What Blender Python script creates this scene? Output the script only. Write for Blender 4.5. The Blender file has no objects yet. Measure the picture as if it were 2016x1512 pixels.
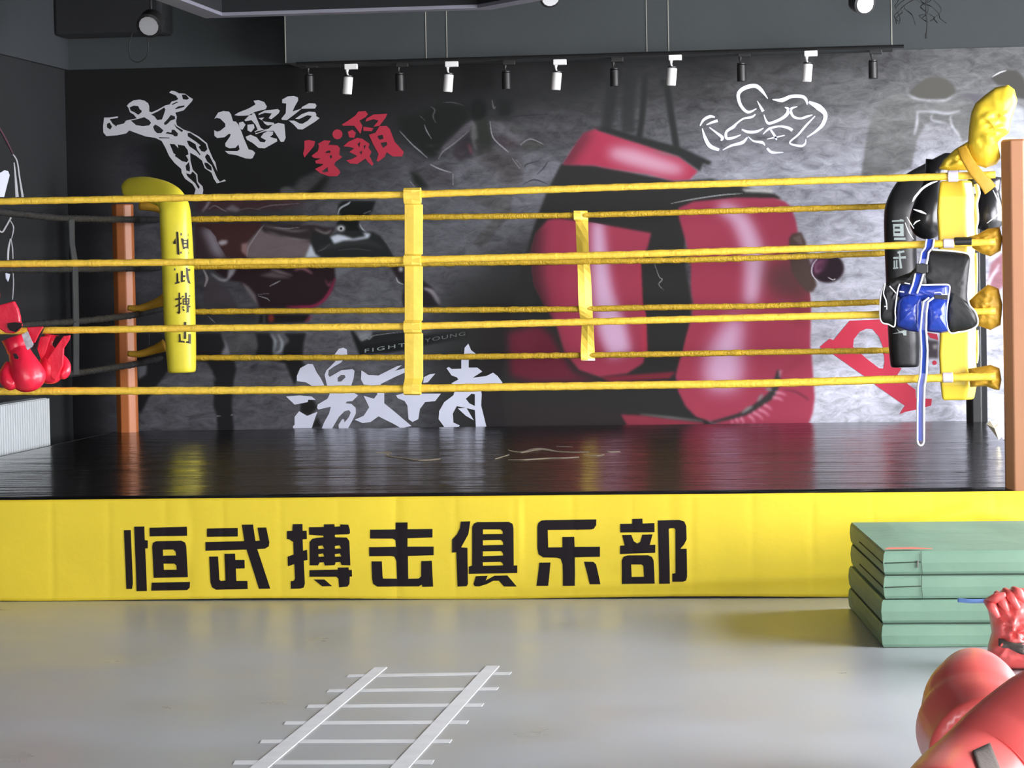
import bpy, bmesh, math, random
import numpy as np
from mathutils import Vector, Matrix
from mathutils.geometry import tessellate_polygon
from mathutils import noise as mnoise
random.seed(7)
PI = math.pi
sc = bpy.context.scene
COL = sc.collection

# ------------------------------------------------------------------ camera
F = 5707.5
YAW, PIT, ROL = 0.12856, 0.03794, -0.01886
CAM = Vector((-0.58921, -13.60186, 1.53155))
FW = Vector((-math.sin(YAW)*math.cos(PIT), math.cos(YAW)*math.cos(PIT), -math.sin(PIT)))
_r = Vector((math.cos(YAW), math.sin(YAW), 0)); _u = _r.cross(FW)
RT = _r*math.cos(ROL)+_u*math.sin(ROL); UP = -_r*math.sin(ROL)+_u*math.cos(ROL)
cd = bpy.data.cameras.new('camera'); cam = bpy.data.objects.new('camera', cd); COL.objects.link(cam)
cd.sensor_width = 36.0; cd.sensor_fit = 'HORIZONTAL'; cd.lens = F/2016*36.0
cd.clip_start = .1; cd.clip_end = 100
M = Matrix((RT, UP, -FW)).transposed().to_4x4(); M.translation = CAM
cam.matrix_world = M; sc.camera = cam
sc.view_settings.view_transform = 'Standard'; sc.view_settings.look = 'None'
sc.view_settings.gamma = 1; sc.view_settings.exposure = .1; sc.view_settings.use_curve_mapping = False

def ray(x, y): return FW+RT*((x-1008)/F)-UP*((y-756)/F)
def un(x, y, ax, v):
    """point of the world plane axis=v that a surveyed photo point belongs to"""
    d = ray(x, y); t = (v-CAM[ax])/d[ax]; return CAM+d*t
def uy(x, y, Y=0.0): return un(x, y, 1, Y)
def ux(x, y, X): return un(x, y, 0, X)
def uz(x, y, Z=0.0): return un(x, y, 2, Z)
def proj(P):
    d = Vector(P)-CAM; z = d.dot(FW); return (1008+F*d.dot(RT)/z, 756-F*d.dot(UP)/z)

# ------------------------------------------------------------------ materials
def lin(c):
    out = []
    for v in c:
        v = v/255.0
        out.append(v/12.92 if v <= .04045 else ((v+.055)/1.055)**2.4)
    return out
def mat(name, rgb, rough=.6, metal=0, bump=0, bscale=40, var=0, vscale=6, spec=.5, coat=0, sheen=0, stretch=None, emit=None, estr=0, rvar=0):
    m = bpy.data.materials.new(name); m.use_nodes = True
    nt = m.node_tree; b = nt.nodes['Principled BSDF']
    col = lin(rgb)+[1]
    b.inputs['Base Color'].default_value = col
    b.inputs['Roughness'].default_value = rough; b.inputs['Metallic'].default_value = metal
    b.inputs['Specular IOR Level'].default_value = spec
    if coat: b.inputs['Coat Weight'].default_value = coat; b.inputs['Coat Roughness'].default_value = .15
    if sheen: b.inputs['Sheen Weight'].default_value = sheen
    tc = nt.nodes.new('ShaderNodeTexCoord'); mp = nt.nodes.new('ShaderNodeMapping')
    nt.links.new(tc.outputs['Object'], mp.inputs['Vector'])
    if stretch: mp.inputs['Scale'].default_value = stretch
    n = nt.nodes.new('ShaderNodeTexNoise'); n.inputs['Scale'].default_value = vscale; n.inputs['Detail'].default_value = 6
    nt.links.new(mp.outputs['Vector'], n.inputs['Vector'])
    if var or True:
        v = var if var else .03
        mr = nt.nodes.new('ShaderNodeMapRange'); mr.inputs['From Min'].default_value = .3; mr.inputs['From Max'].default_value = .7
        mr.inputs['To Min'].default_value = 1-v; mr.inputs['To Max'].default_value = 1+v
        nt.links.new(n.outputs['Fac'], mr.inputs['Value'])
        mx = nt.nodes.new('ShaderNodeVectorMath'); mx.operation = 'SCALE'; mx.inputs[0].default_value = col[:3]
        nt.links.new(mr.outputs['Result'], mx.inputs['Scale']); nt.links.new(mx.outputs['Vector'], b.inputs['Base Color'])
    if rvar:
        m2 = nt.nodes.new('ShaderNodeMapRange'); m2.inputs['From Min'].default_value = .3; m2.inputs['From Max'].default_value = .7
        m2.inputs['To Min'].default_value = max(0, rough-rvar); m2.inputs['To Max'].default_value = rough+rvar
        nt.links.new(n.outputs['Fac'], m2.inputs['Value']); nt.links.new(m2.outputs['Result'], b.inputs['Roughness'])
    if bump:
        n2 = nt.nodes.new('ShaderNodeTexNoise'); n2.inputs['Scale'].default_value = bscale; n2.inputs['Detail'].default_value = 5
        nt.links.new(mp.outputs['Vector'], n2.inputs['Vector'])
        bp = nt.nodes.new('ShaderNodeBump'); bp.inputs['Strength'].default_value = bump; bp.inputs['Distance'].default_value = .01
        nt.links.new(n2.outputs['Fac'], bp.inputs['Height']); nt.links.new(bp.outputs['Normal'], b.inputs['Normal'])
    if emit:
        b.inputs['Emission Color'].default_value = lin(emit)+[1]; b.inputs['Emission Strength'].default_value = estr
    return m

YEL = (250, 205, 38)
MT = dict(
 yellow_rope=mat('yellow_rope_tape', (250, 208, 74), .42, bump=.5, bscale=60, var=.10, vscale=30),
 old_rope=mat('worn_yellow_rope_tape', (208, 170, 46), .5, bump=.9, bscale=70, var=.16, vscale=25),
 yellow_vinyl=mat('yellow_vinyl', (240, 208, 60), .38, bump=.35, bscale=9, var=.05, vscale=4),
 yellow_pad=mat('yellow_pad_leather', (255, 238, 70), .36, bump=.35, bscale=9, var=.05),
 yellow_strap=mat('yellow_webbing', (252, 216, 84), .45, bump=.3, bscale=25, var=.07, vscale=14),
 banner=mat('yellow_banner_cloth', (240, 213, 52), .62, bump=.25, bscale=12, var=.045, vscale=2.5),
 ochre=mat('ochre_sleeve_cloth', (196, 150, 40), .6, bump=.6, bscale=18, var=.12, vscale=12),
 letter=mat('black_print', (30, 24, 28), .75, spec=.2),
 letter_dark=mat('black_brush_print', (46, 36, 24), .5),
 letter_grey=mat('grey_print', (150, 160, 158), .6),
 black_vinyl=mat('black_vinyl', (26, 26, 27), .42, bump=.3, bscale=14),
 black_leather=mat('black_leather', (24, 23, 25), .3, bump=.3, bscale=16, coat=.4),
 rope_black=mat('black_rope_tape', (38, 38, 38), .5, bump=.9, bscale=45, var=.3, vscale=20),
 strap_grey=mat('grey_webbing', (50, 52, 52), .7, var=.15),
 post=mat('copper_brown_enamel', (190, 110, 56), .5, var=.04, vscale=3, coat=.15),
 post_tan=mat('tan_brown_enamel', (168, 116, 82), .45, var=.04, vscale=3),
 post_black=mat('black_enamel', (26, 28, 28), .35),
 tape=mat('pale_lilac_tape', (214, 204, 222), .5, bump=.2),
 tape_black=mat('black_tape', (30, 30, 30), .5),
 red=mat('red_glove_leather', (226, 34, 62), .34, bump=.35, bscale=22, var=.08, vscale=9, coat=.25),
 red2=mat('red_bag_leather', (242, 104, 100), .36, bump=.3, bscale=5, var=.07, vscale=4, coat=.3),
 dark_in=mat('dark_lining', (28, 16, 20), .8),
 white_pipe=mat('white_piping', (236, 236, 240), .5),
 cream=mat('cream_paper', (250, 240, 205), .7),
 white_patch=mat('white_label_patch', (190, 186, 192), .6, var=.3, vscale=60),
 blue=mat('royal_blue_leather', (36, 62, 160), .28, bump=.2, bscale=20, coat=.3),
 velcro=mat('grey_brown_velcro', (92, 84, 78), .9, bump=.4, bscale=80),
 blue_tie=mat('light_blue_webbing', (130, 170, 240), .5),
 green=mat('green_mat_canvas', (118, 152, 130), .55, bump=.35, bscale=10, var=.06, vscale=5),
 seam_and_gap_shade=mat('dark_seam_and_gap_shade', (48, 66, 54), .8),  # dark zip seam, also the painted shade in the mats' fold gap
 zip_metal=mat('zip_steel', (110, 112, 105), .3, metal=.9),
 red_trim=mat('coral_trim', (228, 120, 100), .6),
 floor_tape=mat('white_floor_tape', (226, 228, 230), .5, bump=.2, bscale=30, var=.05, vscale=10),
 paint=mat('grey_wall_paint', (55, 60, 61), .85, bump=.15, bscale=60, var=.05, vscale=2),
 paint_l=mat('grey_beam_paint', (50, 54, 57), .85, bump=.15, bscale=60, var=.05, vscale=2),
 ceil_dark=mat('dark_ceiling_paint', (26, 27, 30), .9, var=.08),
 wall_dark=mat('black_wall_paint', (27, 29, 31), .8, bump=.1, bscale=30, var=.08, vscale=2),
 wall_room=mat('grey_room_paint', (120, 122, 122), .85),
 trim_light=mat('pale_metal_trim', (128, 128, 140), .5),
 seam=mat('pale_joint_line', (150, 150, 140), .7),
 lamp_white=mat('white_lamp_enamel', (222, 220, 218), .5),
 lamp_black=mat('black_lamp_enamel', (34, 34, 34), .4),
 chrome=mat('chrome_reflector', (250, 250, 250), .38, metal=.7),
 lampwarm=mat('warm_led_chip', (240, 190, 120), .5),
 cable=mat('black_cable', (20, 20, 20), .6),
 radiator=mat('white_radiator_enamel', (202, 208, 210), .5),
 white_print=mat('white_mural_lettering', (222, 226, 244), .6),
 grey_print=mat('pale_mural_lettering', (190, 190, 196), .6),
 red_print=mat('red_mural_lettering', (172, 34, 58), .6),
 crimson_print=mat('crimson_lettering', (200, 44, 72), .6), dim_print=mat('dim_grey_print', (104, 106, 106), .6),
 scuff=mat('tan_scuff', (150, 138, 118), .8, var=.3, vscale=40),
 wood_dark=mat('dark_frame', (40, 40, 42), .6),
)

def floor_material():
    m = mat('grey_concrete', (178, 182, 186),   .34, var=.07, vscale=1.6, rvar=.07)
    return m
MT['floor'] = floor_material()

def canvas_material():
    m = bpy.data.materials.new('black_ring_vinyl'); m.use_nodes = True; nt = m.node_tree; b = nt.nodes['Principled BSDF']
    b.inputs['Base Color'].default_value = lin((19, 18, 19))+[1]
    b.inputs['Roughness'].default_value = .17; b.inputs['Specular IOR Level'].default_value = .4
    tc = nt.nodes.new('ShaderNodeTexCoord'); mp = nt.nodes.new('ShaderNodeMapping'); mp.inputs['Scale'].default_value = (.55, 5.0, 1)
    nt.links.new(tc.outputs['Object'], mp.inputs['Vector'])
    n = nt.nodes.new('ShaderNodeTexNoise'); n.inputs['Scale'].default_value = 2.2; n.inputs['Detail'].default_value = 4; n.inputs['Distortion'].default_value = .4
    nt.links.new(mp.outputs['Vector'], n.inputs['Vector'])
    bp = nt.nodes.new('ShaderNodeBump'); bp.inputs['Strength'].default_value = .95; bp.inputs['Distance'].default_value = .02
    nt.links.new(n.outputs['Fac'], bp.inputs['Height'])
    n2 = nt.nodes.new('ShaderNodeTexNoise'); n2.inputs['Scale'].default_value = 60; n2.inputs['Detail'].default_value = 3
    nt.links.new(tc.outputs['Object'], n2.inputs['Vector'])
    b2 = nt.nodes.new('ShaderNodeBump'); b2.inputs['Strength'].default_value = .12; b2.inputs['Distance'].default_value = .004
    nt.links.new(n2.outputs['Fac'], b2.inputs['Height']); nt.links.new(bp.outputs['Normal'], b2.inputs['Normal'])
    nt.links.new(b2.outputs['Normal'], b.inputs['Normal'])
    return m
MT['canvas'] = canvas_material()

def mural_material():
    m = bpy.data.materials.new('printed_mural'); m.use_nodes = True; nt = m.node_tree; b = nt.nodes['Principled BSDF']
    b.inputs['Roughness'].default_value = .6; b.inputs['Specular IOR Level'].default_value = .12
    at = nt.nodes.new('ShaderNodeVertexColor'); at.layer_name = 'print'
    tc = nt.nodes.new('ShaderNodeTexCoord'); mp = nt.nodes.new('ShaderNodeMapping'); mp.inputs['Scale'].default_value = (1, 1, 2.2)
    mp.inputs['Rotation'].default_value = (0, .5, 0)
    nt.links.new(tc.outputs['Object'], mp.inputs['Vector'])
    n = nt.nodes.new('ShaderNodeTexNoise'); n.inputs['Scale'].default_value = 7; n.inputs['Detail'].default_value = 12; n.inputs['Roughness'].default_value = .72; n.inputs['Distortion'].default_value = .6
    nt.links.new(mp.outputs['Vector'], n.inputs['Vector'])
    mr = nt.nodes.new('ShaderNodeMapRange'); mr.inputs['From Min'].default_value = .3; mr.inputs['From Max'].default_value = .68
    mr.inputs['To Min'].default_value = .45; mr.inputs['To Max'].default_value = 1.4
    nt.links.new(n.outputs['Fac'], mr.inputs['Value'])
    mix = nt.nodes.new('ShaderNodeMix'); mix.data_type = 'FLOAT'; mix.inputs['A'].default_value = 1
    nt.links.new(at.outputs['Alpha'], mix.inputs['Factor']); nt.links.new(mr.outputs['Result'], mix.inputs['B'])
    vm = nt.nodes.new('ShaderNodeVectorMath'); vm.operation = 'SCALE'
    nt.links.new(at.outputs['Color'], vm.inputs[0]); nt.links.new(mix.outputs['Result'], vm.inputs['Scale'])
    nt.links.new(vm.outputs['Vector'], b.inputs['Base Color'])
    return m
MT['mural'] = mural_material()

# ------------------------------------------------------------------ mesh helpers
class MB:
    def __init__(s): s.v = []; s.f = []
    def add(s, vs, fs):
        o = len(s.v); s.v += [tuple(v) for v in vs]; s.f += [tuple(i+o for i in f) for f in fs]; return s
    def box(s, a, b, R=None, c=None):
        x0, y0, z0 = a; x1, y1, z1 = b
        vs = [Vector(p) for p in ((x0,y0,z0),(x1,y0,z0),(x1,y1,z0),(x0,y1,z0),(x0,y0,z1),(x1,y0,z1),(x1,y1,z1),(x0,y1,z1))]
        if R is not None: vs = [R@(v-c)+c for v in vs]
        return s.add(vs, [(0,3,2,1),(4,5,6,7),(0,1,5,4),(1,2,6,5),(2,3,7,6),(3,0,4,7)])
    def sweep(s, pts, rad, seg=12, up=(0,0,1), cap=True, sq=1.0, twist=0):
        """tube through pts; rad = float / list of floats / list of (a,b). sq<1 squares the section"""
        pts = [Vector(p) for p in pts]; n = len(pts)
        if not isinstance(rad, (list, tuple)): rad = [rad]*n
        up = Vector(up); rings = []
        prev = None
        for i, p in enumerate(pts):
            t = (pts[min(i+1, n-1)]-pts[max(i-1, 0)]).normalized()
            if prev is None:
                a = up-t*up.dot(t)
                if a.length < 1e-4: a = Vector((1,0,0))-t*t.x
                a.normalize()
            else:
                a = prev-t*prev.dot(t); a.normalize()
            prev = a; b = t.cross(a)
            r = rad[i]; ra, rb = (r if isinstance(r, (tuple, list)) else (r, r))
            ring = []
            for k in range(seg):
                th = 2*PI*k/seg+twist*i
                c_, s_ = math.cos(th), math.sin(th)
                if sq != 1.0:
                    c_ = math.copysign(abs(c_)**sq, c_); s_ = math.copysign(abs(s_)**sq, s_)
                ring.append(p+a*ra*c_+b*rb*s_)
            rings.append(ring)
        vs = [v for r in rings for v in r]; fs = []
        for i in range(n-1):
            for k in range(seg):
                k2 = (k+1) % seg
                fs.append((i*seg+k, i*seg+k2, (i+1)*seg+k2, (i+1)*seg+k))
        if cap:
            fs.append(tuple(reversed(range(seg)))); fs.append(tuple((n-1)*seg+k for k in range(seg)))
        return s.add(vs, fs)
    def lathe(s, prof, seg=24, M=Matrix()):
        vs = []; fs = []
        for r, z in prof:
            for k in range(seg):
                th = 2*PI*k/seg; vs.append(M@Vector((r*math.cos(th), r*math.sin(th), z)))
        n = len(prof)
        for i in range(n-1):
            for k in range(seg):
                k2 = (k+1) % seg; fs.append((i*seg+k, i*seg+k2, (i+1)*seg+k2, (i+1)*seg+k))
        fs.append(tuple(reversed(range(seg)))); fs.append(tuple((n-1)*seg+k for k in range(seg)))
        return s.add(vs, fs)
    def build(s, name, m, parent=None, smooth=False, bevel=0, bseg=2, sub=0):
        me = bpy.data.meshes.new(name); me.from_pydata(s.v, [], s.f); me.update()
        bm = bmesh.new(); bm.from_mesh(me); bmesh.ops.recalc_face_normals(bm, faces=bm.faces); bm.to_mesh(me); bm.free()
        return link(name, me, m, parent, smooth, bevel, bseg, sub)
def link(name, me, m, parent=None, smooth=False, bevel=0, bseg=2, sub=0):
    o = bpy.data.objects.new(name, me); COL.objects.link(o)
    me.materials.append(m if not isinstance(m, str) else MT[m])
    if smooth:
        me.polygons.foreach_set('use_smooth', [True]*len(me.polygons))
    if bevel:
        b = o.modifiers.new('bevel', 'BEVEL'); b.width = bevel; b.segments = bseg; b.limit_method = 'ANGLE'; b.angle_limit = .7
    if sub:
        b = o.modifiers.new('subdivision', 'SUBSURF'); b.levels = sub; b.render_levels = sub
    if parent: attach(o, parent)
    return o
def world_loc(o):
    p = Vector(o.location)
    while o.parent: o = o.parent; p = p+Vector(o.location)
    return p
def attach(o, parent):
    o.parent = parent; o.location = Vector(o.location)-world_loc(parent)
def tag(o, label=None, cat=None, group=None, kind=None):
    if label: o['label'] = label
    if cat: o['category'] = cat
    if group: o['group'] = group
    if kind: o['kind'] = kind
    return o
def thing(name, label, cat, loc, group=None):
    o = bpy.data.objects.new(name, None); COL.objects.link(o); o.location = loc; o.empty_display_size = .1
    return tag(o, label, cat, group)
def rebase(o, loc):
    """move a world-built mesh's origin to loc"""
    loc = Vector(loc)
    for v in o.data.vertices: v.co -= loc
    o.location = loc
def struct(name, mb, m, **k): return tag(mb.build(name, m, **k), kind='structure')

def Z(x0, y0, s): return lambda pts: [(x0+a*s, y0+b*s) for a, b in pts]
def grow(lp, g):
    xs = [p[0] for p in lp]; ys = [p[1] for p in lp]; w_ = max(max(xs)-min(xs), .5); h_ = max(max(ys)-min(ys), .5)
    cx_ = (max(xs)+min(xs))/2; cy_ = (max(ys)+min(ys))/2
    return [(cx_+(x-cx_)*(w_+g)/w_, cy_+(y-cy_)*(h_+g)/h_) for x, y in lp]
def flat(polys, tofn, th=.002, nrm=(0,-1,0), cuts=0, snap=None):
    """polys: list of [outer, hole, ...] in photo survey px; tofn -> world; thin solid sheet"""
    mb = MB(); n = Vector(nrm)*th
    for loops in polys:
        L = [[Vector((x, y, 0)) for x, y in lp] for lp in loops]
        tris = tessellate_polygon(L); P = [p for lp in L for p in lp]
        fr = [tofn(p.x, p.y)+n for p in P]; bk = [tofn(p.x, p.y) for p in P]
        N = len(P); fs = [tuple(t) for t in tris]+[tuple(i+N for i in reversed(t)) for t in tris]
        o = 0
        for lp in L:
            k = len(lp)
            for i in range(k): a, b = o+i, o+(i+1) % k; fs.append((a, b, b+N, a+N))
            o += k
        mb.add(fr+bk, fs)
    return mb
def ribbon2(pts, w):
    """outline (px) of a brush stroke through pts with widths w"""
    if not isinstance(w, (list, tuple)): w = [w*.35]+[w]*(len(pts)-2)+[w*.35]
    # smooth the path
    P = []; W = []
    n = len(pts)
    for i in range(n-1):
        p0 = pts[max(i-1, 0)]; p1 = pts[i]; p2 = pts[i+1]; p3 = pts[min(i+2, n-1)]
        for k in range(5):
            t = k/5
            f = lambda a, b, c, d: .5*((2*b)+(-a+c)*t+(2*a-5*b+4*c-d)*t*t+(-a+3*b-3*c+d)*t**3)
            P.append((f(p0[0],p1[0],p2[0],p3[0]), f(p0[1],p1[1],p2[1],p3[1]))); W.append(w[i]+(w[i+1]-w[i])*t)
    P.append(pts[-1]); W.append(w[-1])
    A = []; B = []
    for i, p in enumerate(P):
        a = P[max(i-1, 0)]; b = P[min(i+1, len(P)-1)]
        d = math.hypot(b[0]-a[0], b[1]-a[1]) or 1; nx, ny = -(b[1]-a[1])/d, (b[0]-a[0])/d
        A.append((p[0]+nx*W[i]/2, p[1]+ny*W[i]/2)); B.append((p[0]-nx*W[i]/2, p[1]-ny*W[i]/2))
    return A+B[::-1]
def ribbon_sheet(strokes, tofn, th=.002, nrm=(0,-1,0)):
    mb = MB(); n = Vector(nrm)*th
    for pts, w in strokes:
        R = ribbon2(pts, w); k = len(R)//2
        A = R[:k]; B = R[k:][::-1]
        vs = [tofn(*a)+n for a in A]+[tofn(*b)+n for b in B]+[tofn(*a) for a in A]+[tofn(*b) for b in B]
        fs = []
        for i in range(k-1):
            fs += [(i, i+1, k+i+1, k+i), (2*k+i, 3*k+i, 3*k+i+1, 2*k+i+1), (i, 2*k+i, 2*k+i+1, i+1), (k+i, k+i+1, 3*k+i+1, 3*k+i)]
        fs += [(0, k, 3*k, 2*k), (k-1, 3*k-1, 4*k-1, 2*k-1)]
        mb.add(vs, fs)
    return mb
def interp(pts, n):
    """Catmull-Rom through 3-d points"""
    pts = [Vector(p) for p in pts]; out = []
    for i in range(len(pts)-1):
        p0 = pts[max(i-1, 0)]; p1 = pts[i]; p2 = pts[i+1]; p3 = pts[min(i+2, len(pts)-1)]
        for k in range(n):
            t = k/n; out.append(.5*((2*p1)+(p2-p0)*t+(2*p0-5*p1+4*p2-p3)*t*t+(3*p1-p0-3*p2+p3)*t**3))
    out.append(pts[-1]); return out
def lerpn(vals, n):
    out = []
    for i in range(len(vals)-1):
        for k in range(n):
            t = k/n; a, b = vals[i], vals[i+1]
            out.append(tuple(p+(q-p)*t for p, q in zip(a, b)) if isinstance(a, tuple) else a+(b-a)*t)
    out.append(vals[-1]); return out

# ------------------------------------------------------------------ key dimensions
XL = -5.755; YB = 5.762; CZ = .5
WY = 6.10; WXL = -6.235; WXR = 4.2; CEIL = 4.3; YF = -17.5

# ------------------------------------------------------------------ room shell
struct('floor', MB().box((WXL-.2, YF-.2, -.1), (WXR+.2, WY+.2, 0)), 'floor')
struct('wall_back', MB().box((WXL-.2, WY, 0), (WXR+.2, WY+.2, CEIL)), 'paint')
struct('wall_left', MB().box((WXL-.2, YF, 0), (WXL, WY, CEIL)), 'wall_dark')
struct('ceiling', MB().box((WXL-.2, YF-.2, CEIL), (WXR+.2, WY+.2, CEIL+.1)), 'ceil_dark')
# beam along the left wall, its lower edge reads (0,108)-(128,137)
zb = uy(130, 138, WY).z
struct('trim_1', MB().box((WXL, YF, zb), (WXL+.03, WY-.01, CEIL)), 'paint_l')
# lowered duct box in front of the back wall
YD = 5.55
a = uy(562, 122, YD); b = uy(1757, 92, YD)
dz = (a.z+b.z)/2
duct = MB().box((a.x, YD, dz), (b.x, WY-.005, CEIL-.002))
struct('trim_2', duct, 'paint')
dk = MB()
for px in (837, 878, 1272, 1315):
    t = uy(px, 0, YD-.004); dk.box((t.x-.0025, YD-.004, dz+.003), (t.x+.0025, YD-.0005, CEIL-.01))
for X in (a.x+.003, b.x-.003):
    dk.box((X-.003, YD-.004, dz), (X+.003, YD-.0005, CEIL-.01))
struct('trim_3', dk, 'seam')
struct('trim_4', MB().box((b.x-1.9, YD-.006, dz-.012), (b.x, YD+.03, dz+.004)), 'cable')
# dark soffit in the left corner
p0 = uy(103, 70, 5.75); p1 = uy(318, 66, 5.75)
struct('trim_5', MB().box((p0.x, 5.75, p0.z), (p1.x, WY-.002, CEIL-.002)), 'ceil_dark', bevel=.03)
# polygonal hanging ceiling frame with a pale lower lip
fz = uy(410, 36, 3.4).z
fl = uy(405, 36, 3.4); fr = uy(968, 38, 3.4)
pts = [(fl.x, -2.0), (fl.x, 3.4), (fr.x, 3.4), (fr.x+.86, 2.25), (fr.x+.86, -2.0)]
w = .13
ipts = [(fl.x+w, -2.0+.0), (fl.x+w, 3.4-w), (fr.x-w*.5, 3.4-w), (fr.x+.86-w, 2.25-w*.3), (fr.x+.86-w, -2.0)]
mb = MB(); mf = MB()
for i in range(4):
    q = [pts[i], pts[i+1], ipts[i+1], ipts[i]]
    mb.add([(x, y, fz) for x, y in q]+[(x, y, fz+.02) for x, y in q], [(3,2,1,0),(4,5,6,7),(0,1,5,4),(1,2,6,5),(2,3,7,6),(3,0,4,7)])
    mf.add([(x, y, fz+.02) for x, y in q]+[(x, y, CEIL-.01) for x, y in q], [(3,2,1,0),(4,5,6,7),(0,1,5,4),(1,2,6,5),(2,3,7,6),(3,0,4,7)])
fo = thing('ceiling_frame', 'black polygonal dropped ceiling frame with a thin pale lower edge, above the ring', 'ceiling frame', ((fl.x+fr.x)/2, 2, fz))
mb.build('lower_edge', 'trim_light', fo); mf.build('fascia', 'ceil_dark', fo)
# right and front walls with daylight windows
def wall_with_window(name, ax, v, lo, hi, wins, th, m='wall_room'):
    """ax 0: wall in plane x=v running along y; ax 1: plane y=v running along x"""
    mb = MB()
    def bx(a0, a1, z0, z1):
        if a1-a0 < .001 or z1-z0 < .001: return
        if ax == 0: mb.box((min(v, v+th), a0, z0), (max(v, v+th), a1, z1))
        else: mb.box((a0, min(v, v+th), z0), (a1, max(v, v+th), z1))
    x = lo
    for a0, a1, z0, z1 in wins:
        bx(x, a0, 0, CEIL); bx(a0, a1, 0, z0); bx(a0, a1, z1, CEIL); x = a1
    bx(x, hi, 0, CEIL)
    struct(name, mb, m)
wr = [(-6.8, -1.5, .25, 3.5), (-.7, 3.7, .25, 4.1)]
wall_with_window('wall_right', 0, WXR, YF, WY, wr, .2)
wf = [(-5.6, -1.6, .4, 3.0), (-.9, 3.6, .4, 3.0)]
wall_with_window('wall_front', 1, YF, WXL, WXR, wf, -.2)
def window(n, ax, v, rect, off, strength, colr):
    a0, a1, z0, z1 = rect
    m = mat('daylight_pane_%d' % n, (200, 210, 220), .3, emit=colr, estr=strength)
    mb = MB(); fb = MB()
    c = v+off
    if ax == 0: mb.box((c, a0, z0), (c+.01, a1, z1))
    else: mb.box((a0, c-.01, z0), (a1, c, z1))
    k = 4
    for i in range(k+1):
        q = a0+(a1-a0)*i/k
        if ax == 0: fb.box((c-.05, q-.03, z0), (c-.002, q+.03, z1))
        else: fb.box((q-.03, c+.002, z0), (q+.03, c+.05, z1))
    for zz in (z0, z1):
        if ax == 0: fb.box((c-.05, a0, zz-.03), (c-.002, a1, zz+.03))
        else: fb.box((a0, c+.002, zz-.03), (a1, c+.05, zz+.03))
    o = struct('window_%d' % n, fb, 'wood_dark')
    p = mb.build('pane', m, o)
WIN_R, WIN_F = 21.0, 12.3
window(1, 0, WXR, wr[0], .06, WIN_R, (250, 250, 255))
window(4, 0, WXR, wr[1], .06, WIN_R, (250, 250, 255))
window(2, 1, YF, wf[0], -.06, WIN_F, (252, 251, 255))
window(3, 1, YF, wf[1], -.06, WIN_F, (252, 251, 255))

# ------------------------------------------------------------------ printed mural on the back wall
class Paint:
    def __init__(s, x0, y0, x1, y1, st):
        s.x0, s.y0, s.st = x0, y0, st
        s.nx = int((x1-x0)/st)+1; s.ny = int((y1-y0)/st)+1
        s.c = np.zeros((s.ny, s.nx, 3)); s.a = np.ones((s.ny, s.nx))
    def blur(s, m, r):
        r = r/s.st
        if r < .4: return m
        k = max(1, int(round(r)))
        for _ in range(3):
            for ax in (0, 1):
                pad = [(0, 0), (0, 0)]; pad[ax] = (k+1, k)
                cs = np.cumsum(np.pad(m, pad, mode='edge'), axis=ax)
                n = 2*k+1
                m = (cs[n:, :]-cs[:-n, :])/n if ax == 0 else (cs[:, n:]-cs[:, :-n])/n
        return m
    def mask(s, poly):
        xs = np.array([p[0] for p in poly]); ys = np.array([p[1] for p in poly])
        m = np.zeros((s.ny, s.nx))
        i0 = max(0, int((xs.min()-s.x0)/s.st)-1); i1 = min(s.nx, int((xs.max()-s.x0)/s.st)+3)
        j0 = max(0, int((ys.min()-s.y0)/s.st)-1); j1 = min(s.ny, int((ys.max()-s.y0)/s.st)+3)
        if i1 <= i0 or j1 <= j0: return m
        acc = np.zeros((j1-j0, i1-i0))
        for sx in (-.25, .25):
            for sy in (-.25, .25):
                X, Y = np.meshgrid(s.x0+(np.arange(i0, i1)+sx)*s.st, s.y0+(np.arange(j0, j1)+sy)*s.st)
                ins = np.zeros(X.shape, bool); n = len(poly)
                for k in range(n):
                    xa, ya = poly[k]; xb, yb = poly[(k+1) % n]
                    if ya == yb: continue
                    c = ((ya > Y) != (yb > Y)) & (X < (xb-xa)*(Y-ya)/(yb-ya)+xa)
                    ins ^= c
                acc += ins
        m[j0:j1, i0:i1] = acc/4
        return m
    def poly(s, pts, rgb, soft=0, op=1, stone=0.0, clip=None):
        m = s.blur(s.mask(pts), soft)*op
        if clip is not None: m = m*clip
        s.c = s.c*(1-m[..., None])+np.array(rgb, float)*m[..., None]
        s.a = s.a*(1-m)+stone*m
        return m
    def line(s, pts, w, rgb, soft=0, op=1, stone=0.0, clip=None): return s.poly(ribbon2(pts, w), rgb, soft, op, stone, clip)
    def ell(s, cx, cy, rx, ry, rgb, soft=0, op=1, stone=0, clip=None, rot=0):
        P = []
        for k in range(28):
            t = 2*PI*k/28; x = rx*math.cos(t); y = ry*math.sin(t); P.append((cx+x*math.cos(rot)-y*math.sin(rot), cy+x*math.sin(rot)+y*math.cos(rot)))
        return s.poly(P, rgb, soft, op, stone, clip)
def table(rows, cols, T, X, Y):
    T = np.array(T, float); rows = np.array(rows, float); cols = np.array(cols, float)
    xi = np.clip(np.searchsorted(cols, X)-1, 0, len(cols)-2); yi = np.clip(np.searchsorted(rows, Y)-1, 0, len(rows)-2)
    tx = np.clip((X-cols[xi])/(cols[xi+1]-cols[xi]), 0, 1); ty = np.clip((Y-rows[yi])/(rows[yi+1]-rows[yi]), 0, 1)
    tx = tx*tx*(3-2*tx); ty = ty*ty*(3-2*ty)
    return (T[yi, xi]*(1-tx)+T[yi, xi+1]*tx)*(1-ty)+(T[yi+1, xi]*(1-tx)+T[yi+1, xi+1]*tx)*ty
pt = Paint(126, 84, 2200, 866, 1.4)
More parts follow.
